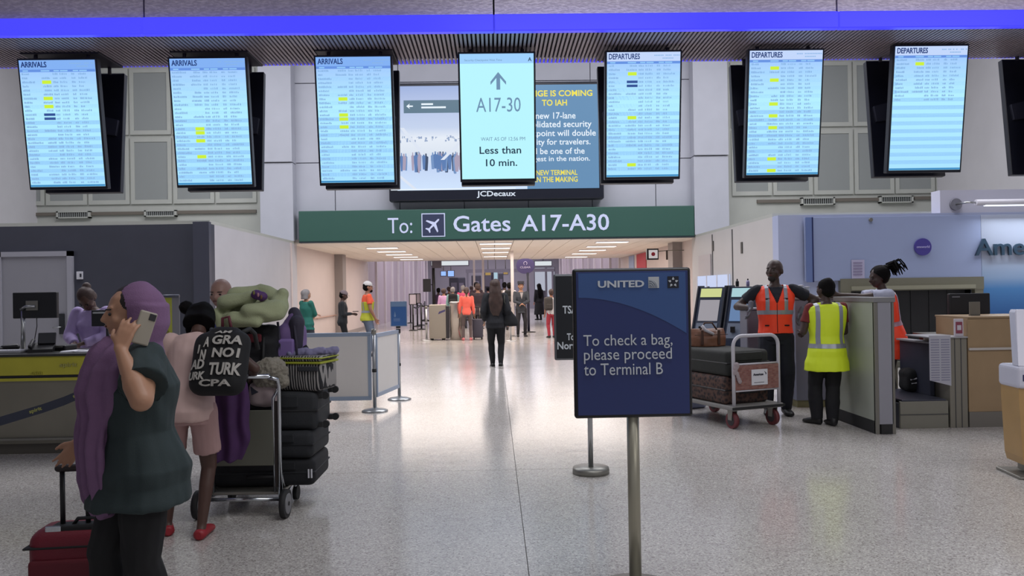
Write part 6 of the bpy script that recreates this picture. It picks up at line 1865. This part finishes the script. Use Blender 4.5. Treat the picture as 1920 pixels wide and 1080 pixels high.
letters = [('GRA', -.03, .130, .070, .125), ('NO1', -.02, .125, -.005, .050), ('TURK', -.025, .140, -.105, -.035), ('CPA', -.07, .10, -.165, -.130), ('AM', -.03, .06, .140, .160), ('A', -.075, -.045, .055, .115), ('N', -.085, -.055, -.02, .04), ('AD', -.135, -.055, -.07, -.015), ('URK', -.140, -.045, -.130, -.085), ('I', -.105, -.095, .02, .07)]
for s, a, b, c_, d_ in letters:
    o = text(s, (a, b, c_, d_), -.096, wlet, bk, bold=.03, depth=.003, shear=.05)
    bend(o)
MB().tube([(-.02, .0, .19), (-.025, -.01, .25), (.01, -.01, .26), (.03, 0, .19)], .009, 8).build('hang_loop', mat('loop_red', (92, 30, 44), .7), bk)
for s_ in (-1, 1):
    MB().tube([(s_ * .08, .02, .17), (s_ * .11, .07, .21), (s_ * .12, .13, .20), (s_ * .13, .19, .12)], .013, 8).build('shoulder_strap', rubber, bk)

# ---- 3. bald man half hidden behind the load
b3 = at(426, 545, 6.75)
m3 = Person('bald man bending behind the trolley load, only his head showing', (b3.x - .02, 6.9), 172, H=1.66, skin=mat('skin_rosy', (150, 116, 104), .5), lean=16, head=(0, -10), vox=.012, hands={-1: (-.12, .2, .55), 1: (.12, .2, .55)})
m3.shirt(mat('shirt_royal', (44, 56, 130), .8), 'long', name='blue_shirt'); m3.trousers(cl_navy); m3.shoes(shoe_b)

# ---- 4. grey haired woman in teal
b4 = at(574, 560, 18.2)
m4 = Person('grey-haired woman in a teal top with folded arms behind the white barrier', (b4.x, 18.2), -40, H=1.60, skin=sk_light, woman=True, fat=1.2, vox=.012, hands={-1: (.03, .13, .64), 1: (-.03, .15, .62)}, hints={-1: (-1, -.2, -.6), 1: (1, -.2, -.6)}, head=(-5, 0))
m4.shirt(mat('teal_top', (26, 100, 88), .75), 'long', hem=-.10, flare=.1, name='teal_top'); m4.trousers(mat('slate_trousers', (60, 62, 70), .8)); m4.shoes(shoe_b); m4.hair('bob', hair_g)

# ---- 5. person in patterned cap looking at a phone
b5 = at(642, 570, 19.6)
m5 = Person('person in a patterned cap and black clothes looking down at a phone', (b5.x, 19.6), -80, H=1.56, skin=sk_dark, vox=.012, hands={1: (.03, .15, .64), -1: (-.03, .14, .63)}, hints={-1: (-.5, -1, -.6), 1: (.5, -1, -.6)}, head=(0, 18))
m5.shirt(mat('vest_black', (40, 42, 46), .8), 'long', name='black_jacket'); m5.trousers(cl_black); m5.shoes(shoe_b); m5.hair('short', hair_b); m5.cap_hat(mat('cap_pattern', (118, 104, 108), .7, var=.5, vscale=60))
MB().box((-.05, .0, .82), (.05, .004, .90)).build('grey_panel', mat('panel_grey_cloth', (110, 112, 114), .7), m5.root).location = (.10, .0, .1)
ph5 = tag(MB().box((b5.x + .26, 19.50, 1.045), (b5.x + .40, 19.58, 1.06), .004).build('mobile_phone', black), 'dark mobile phone held by the person in the patterned cap', 'phone')
MB().box((b5.x + .27, 19.51, 1.06), (b5.x + .39, 19.57, 1.063)).build('phone_face', mat('phone_grey'), ph5)

# ---- 6. man in a white cap and orange and lime vest
b6 = at(689, 570, 19.0)
m6 = Person('man in a white cap, orange and lime work shirt and jeans', (b6.x, 19.0), -70, H=1.76, skin=sk_mid, vox=.012, head=(0, 5), fat=1.08, hands={-1: (-.15, .02, .49), 1: (.13, .08, .50)})
m6.shirt(mat('shirt_orange', (232, 92, 58), .75), 'short', hem=-.02, name='orange_shirt')
v6 = m6.vest(mat('vest_olive_lime', (176, 178, 48), .7), tape, hem=-.05, vneck=True, open_front=False, sx=(.045, .065), name='lime_vest', collar=.20, add=.014)
m6.trousers(mat('jeans', (98, 108, 126), .8)); m6.shoes(shoe_b); m6.hair('short', hair_b); m6.cap_hat(mat('cap_white', (202, 198, 196), .7))
MB().ell(m6.h(0, .040, .005), (.030 * m6.H, .024 * m6.H, .022 * m6.H), m6.Mh).build('beard', hair_b, m6.root)

# ---- 7. worker in lavender behind the yellow counter
b7 = at(181, 620, 9.2)
m7 = Person('worker in a lavender shirt with head bent down behind the yellow counter', (b7.x, 9.2), 176, H=1.66, skin=sk_dark, woman=True, vox=.010, lean=10, head=(0, 48), hands={-1: (-.02, .20, .60), 1: (.03, .20, .60)}, hints={-1: (-1, -.5, -.6), 1: (1, -.5, -.6)}, fat=1.12)
m7.shirt(mat('lavender_shirt', (164, 146, 194), .75), 'long', name='lavender_shirt', loose=1.15); m7.trousers(cl_black); m7.shoes(shoe_b); m7.hair('bun', hair_br)

# ---- 8. man in the orange vest at the counter
b8 = at(1455, 650, 9.30)
m8 = Person('bald man in a bright orange safety vest leaning on the grey counter', (b8.x, 9.30), 168, H=1.81, skin=sk_dark2, fat=1.10, vox=.008, side=0, lean=-2, head=(-34, -2), gloves=mat('glove_grey', (96, 96, 108), .8),
            hands={1: (.165, .10, .695), -1: (-.150, .03, .655)}, hints={1: (.9, -.5, -.6), -1: (-1, -.45, .05)}, thumbs={-1: (0, .6, .8), 1: (0, .6, .8)}, hdirs={1: (.15, .4, -.9), -1: (.45, .2, -.9)}, spread=.3)
m8.shirt(cl_navy, 'short', hem=-.05, name='navy_shirt', loose=.98)
m8.vest(orange, tape, hem=-.005, band=(.115, .142), sx=(.045, .068))
m8.trousers(cl_navy, slim=1.1); m8.shoes(shoe_b)
H = m8.H
for s_, dz_ in ((-1, 0), (1, .0)):
    vo = [c_ for c_ in m8.root.children if c_.name.startswith('safety_vest')][0]
    for w_z, wd in ((.215, .030), (.045, .045)):
        ok, lo_, nn, _ = vo.ray_cast(m8.T(s_ * .055, .3, w_z), m8.M @ V((0, -1, 0)))
        if ok: MB().box((lo_.x - wd * .45 * H, lo_.y - .004, lo_.z - .005 * H), (lo_.x + wd * .45 * H, lo_.y + .007, lo_.z + .004 * H), .002).build('pocket_flap', cl_black, m8.root)
MB().ell(m8.h(0, .034, .000), (.026 * H, .022 * H, .020 * H), m8.Mh).build('beard', mat('stubble', (40, 34, 34), .8), m8.root)

# ---- 9. boy in the yellow vest
b9 = at(1551, 700, 8.50)
m9 = Person('person in a lime yellow vest seen from behind at the partition', (b9.x, 8.50), -6, H=1.57, skin=sk_dark2, fat=1.08, vox=.008, head=(28, -2), hands={-1: (-.12, .15, .62), 1: (.08, .16, .64)}, hints={-1: (-.35, -.3, -1), 1: (.2, -.3, -1)}, feet={-1: (-.060, .05, .045), 1: (.025, -.02, .045)}, toe=(35, 5))
m9.shirt(mat('tee_red', (110, 36, 36), .8), 'short', hem=-.03, name='red_tee', loose=.9)
m9.vest(lime, tape, hem=-.155, vneck=False, open_front=False, add=.028, sx=(.062, .088), band=(.0, .030), name='lime_vest')
m9.trousers(mat('trousers_black', (20, 20, 26), .85), slim=1.15, flare=1.15); m9.shoes(shoe_b, h=1.3); m9.hair('short', hair_b)

# ---- 10. woman with dreadlocks behind the partition
b10 = at(1671, 600, 9.32)
m10 = Person('woman with dreadlocks in an orange vest leaning on the grey partition', (b10.x, 9.32), 82, H=1.72, skin=sk_dark2, woman=True, vox=.009, lean=10, head=(4, 2), hands={-1: (-.10, .40, .805), 1: (.04, .36, .80)}, hints={-1: (-.6, .3, -1), 1: (.8, 0, -.8)}, thumbs={-1: (0, 0, 1), 1: (0, 0, 1)}, hdirs={-1: (.1, 1, 0), 1: (0, 1, 0)})
m10.shirt(mat('tee_pale', (178, 182, 204), .75), 'short', name='pale_tee', loose=1.2)
m10.vest(orange, mat('tape_pink', (170, 130, 146), .4), hem=-.16, vneck=False, open_front=False, sx=(.05, .07))
m10.trousers(cl_black); m10.shoes(shoe_b); m10.hair('afro', hair_b)
H = m10.H; h = m10.h; Mh = m10.Mh
random.seed(11)
MB().ell(h(0, -.050, .092), (.040 * H, .030 * H, .026 * H), Mh).solid('hair_knot', hair_b, m10.root, .008, 1)
for k in range(34):
    a = random.uniform(-1, 1); b = random.uniform(0, 1)
    s0 = h(a * .034, -.058 - .02 * b, .098 + .018 * random.uniform(-1, 1))
    e1 = s0 + (Mh @ V((a * .03, -.018 - .038 * b, .006 + .012 * random.random()))) * H
    e2 = e1 + V((a * .02, -.02 - .015 * b, -.03 - .05 * random.random())) * H
    MB().tube([s0, e1, e1.lerp(e2, .5) + V((0, -.006, 0)), e2], [.0065 * H, .0065 * H, .0055 * H, .003 * H], 6).build('dreadlock', hair_b, m10.root)

# ---- 11. walking woman with long hair
g11 = G(931, 689)
m11 = Person('woman with long brown hair in black walking away with a shoulder bag', (g11.x, g11.y), 2, H=1.72, skin=sk_light, woman=True, vox=.011, fat=1.12, hands={1: (.13, .05, .52), -1: (-.125, .08, .53)}, hints={-1: (-.35, -1, -.4), 1: (.35, -1, -.4)}, feet={-1: (-.04, .02, .045), 1: (.045, -.07, .055)}, toe=(4, -4), head=(0, 4))
m11.shirt(mat('jacket_dark', (26, 27, 33), .8), 'long', hem=-.08, flare=.1, loose=1.25, name='black_jacket'); m11.trousers(cl_black, slim=.85); m11.shoes(shoe_b, mat('sole_white', (200, 196, 192), .6)); m11.hair('long', mat('hair_long_brown', (66, 48, 42), .6, var=.3, vscale=10))
Mw = Matrix.Rotation(R(2), 3, 'Z')
sbp = Mw @ m11.T(.17, -.03, .02) + V((g11.x, g11.y, 0))
sb = empty('shoulder_bag', sbp, 0, 'large black shoulder bag on the right side of the walking woman', 'bag')
mb = MB().loft([((0, 0, -.14), V((.13, 0, 0)), V((0, .06, 0))), ((0, 0, -.10), V((.16, 0, 0)), V((0, .09, 0))), ((-.01, 0, .04), V((.12, 0, 0)), V((0, .07, 0))), ((-.04, 0, .16), V((.05, 0, 0)), V((0, .03, 0)))], 18)
mb.solid('bag_body', cl_black, sb, .009, 3, lambda p: .012 * noise.noise(p * 9))
MB().tube([(-.05, 0, .15), (-.12, -.07, .34), (-.12, -.02, .46), (-.08, .06, .40), (-.04, .06, .14)], .011, 8).build('strap', mat('strap_olive', (62, 62, 56), .7), sb)

# ---- 12. person in coral with a ponytail
g12 = G(876, 638)
m12 = Person('person with a brown ponytail, coral top and grey leggings', (g12.x, g12.y), 2, H=1.62, skin=sk_light, woman=True, vox=.012, fat=.92, feet={-1: (-.07, 0, .045), 1: (.07, .0, .045)})
m12.shirt(mat('coral_top', (238, 106, 90), .75), 'long', hem=-.05, loose=1.1, name='coral_top'); m12.trousers(mat('legging_grey', (96, 84, 84), .8), slim=.82); m12.shoes(mat('shoe_pink', (214, 120, 124), .6)); m12.hair('ponytail', hair_br)

# ---- 13. figure in dark with a rolling case
g13 = G(898, 630)
m13 = Person('traveller in dark clothes behind the person in coral', (g13.x, 26.2), 2, H=1.74, skin=sk_mid, vox=.014)
m13.shirt(mat('coat_brown', (48, 36, 44), .8), 'long', hem=-.12, flare=.1, name='dark_coat'); m13.trousers(cl_black); m13.shoes(shoe_b); m13.hair('short', hair_br)
gx_ = G(896, 637)
rc_ = empty('rolling_case', (gx_.x, gx_.y + .1, 0), 0, 'upright dark rolling case right of the coral top', 'suitcase')
MB().box((-.16, -.12, .06), (.16, .12, .64), .04, seg=3).build('shell', mat('case_slate', (70, 68, 82), .7), rc_, True)
for x in (-.07, .07): MB().tube([(x, 0, .62), (x, 0, 1.0)], .012, 6).build('handle_rod', steel_dull, rc_)
MB().tube([(-.08, 0, 1.0), (.08, 0, 1.0)], .018, 8).build('pull_handle', black, rc_)
for x in (-.12, .12): MB().tube([(x - .02, 0, .045), (x + .02, 0, .045)], .045, 12).build('wheel', rubber, rc_)

# ---- 14. uniformed officer
g14 = G(978, 631)
m14 = Person('uniformed officer in dark grey with a peaked hat and hands clasped', (g14.x, g14.y), 186, H=1.76, skin=sk_light, vox=.012, hands={-1: (-.005, .13, .60), 1: (.005, .14, .60)}, hints={-1: (-1, -.3, -.4), 1: (1, -.3, -.4)}, feet={-1: (-.065, 0, .045), 1: (.065, 0, .045)})
m14.shirt(mat('uniform_grey', (52, 56, 64), .75), 'long', hem=-.10, flare=.06, name='uniform_jacket'); m14.trousers(mat('uniform_dark', (34, 34, 40), .8), slim=.9); m14.shoes(shoe_b); m14.hair('short', hair_br)
MB().prism([m14.T(-.030, .080, .28), m14.T(.030, .080, .28), m14.T(.0, .088, .16)], m14.M @ V((0, .012, 0))).build('shirt_front', mat('shirt_front', (168, 160, 160), .7), m14.root)
MB().lathe(m14.h(0, .004, .085), [(.135, 0), (.132, .012), (.100, .02), (.115, .07), (.10, .09)], 20).build('hat', mat('hat_dark', (38, 36, 46), .7), m14.root)

# ---- 15. far figure in black, 16. person by the black sign
b15 = at(1003, 560, 44)
m15 = Person('tall figure in long black clothes beyond the officer', (b15.x, 40), 30, H=1.82, skin=sk_mid, vox=.02, woman=True, face=False)
m15.shirt(cl_black, 'long', hem=-.38, flare=.1, add=.02, name='black_coat'); m15.trousers(cl_black); m15.shoes(shoe_b); m15.hair('long', hair_b)
b16 = at(1034, 580, 25.0)
m16 = Person('person in a white top and red trousers half hidden by the black sign', (b16.x, 25.0), 15, H=1.52, skin=sk_mid, vox=.014, woman=True, face=False)
m16.shirt(mat('white_top', (208, 204, 206), .75), 'short', name='white_top'); m16.trousers(mat('red_trousers', (164, 50, 66), .75)); m16.shoes(shoe_b); m16.hair('short', hair_br)
bp16 = empty('small_backpack', (b16.x - .09, 24.83, .86), R(15), 'dark olive backpack on the person in white', 'backpack')
mb = MB().box((-.16, -.10, 0), (.12, .06, .42), .07, seg=4); mb.solid('pack_body', mat('pack_olive', (62, 58, 56), .8), bp16, .01, 3)
MB().box((-.11, -.125, .05), (.08, -.08, .20), .02).build('front_pocket', mat('pack_olive'), bp16)

# ---- 17. the queue
queue = [(832, 545, 31.0, 1.62, 'person in a lilac top at the left of the security queue', (196, 152, 190), (46, 42, 54), 'afro', hair_br, sk_mid, -4),
         (849, 545, 30.0, 1.66, 'person in a pale teal top with a black backpack in the queue', (128, 168, 166), (128, 124, 140), 'short', hair_g, sk_light, 3),
         (868, 540, 32.5, 1.74, 'person in a raspberry pink shirt in the queue', (196, 72, 106), (56, 54, 66), 'short', hair_g, sk_light, 5),
         (893, 540, 33.5, 1.86, 'person in a black cap and dark coat in the queue', (62, 46, 56), (34, 32, 40), 'short', hair_b, sk_mid, -3),
         (842, 540, 36.0, 1.72, 'person with dark hair behind the lilac and teal tops', (70, 58, 66), (48, 46, 56), 'afro', hair_br, sk_mid, 0),
         (946, 540, 33.0, 1.84, 'person in a beige top right of the walking woman', (146, 134, 126), (60, 56, 62), 'short', hair_b, sk_dark, -5),
         (955, 540, 30.5, 1.80, 'person in white carrying a dark pack right of the walking woman', (198, 192, 196), (52, 48, 58), 'short', hair_b, sk_dark, -5),
         (884, 540, 39.0, 1.76, 'person in a rose shirt far back in the queue', (176, 92, 118), (52, 50, 60), 'short', hair_br, sk_light, 0),
         (915, 545, 42.0, 1.70, 'person in grey far back by the scanner booths', (110, 106, 116), (52, 50, 60), 'short', hair_b, sk_mid, 0),
         (822, 545, 35.0, 1.66, 'person in dark purple by the small dark screen pole', (72, 56, 84), (48, 46, 56), 'short', hair_b, sk_dark, 12)]
for px_, py_, D_, H_, lab, top, bot, hs, hm, sk_, yw in queue:
    p = at(px_, py_, D_)
    q_ = Person(lab, (p.x, D_), yw, H=H_, skin=sk_, vox=.018, woman=(hs == 'afro'), face=False, group='travellers in the security queue')
    q_.shirt(mat('top_%d%d%d' % top, top, .75), 'long', hem=-.05, vox=.018); q_.trousers(mat('bot_%d%d%d' % bot, bot, .8)); q_.shoes(shoe_b); q_.hair(hs, hm)
    if 'black cap' in lab: q_.cap_hat(mat('cap_black', (30, 28, 34), .7))
for px_, D_, z_, lab, s_ in ((849, 29.80, 1.02, 'black backpack on the pale teal top', 1), (955, 30.30, 1.08, 'dark pack on the person in white', 1.1)):
    p = at(px_, 545, D_)
    t = empty('queue_backpack', (p.x, D_, z_), 0, lab, 'backpack')
    mb = MB().box((-.17 * s_, -.10, 0), (.17 * s_, .06, .40 * s_), .08, seg=4); mb.solid('pack_body', black_soft, t, .014, 3)
    MB().box((-.12, -.12, .05), (.12, -.08, .20), .02).build('front_pocket', rubber, t)
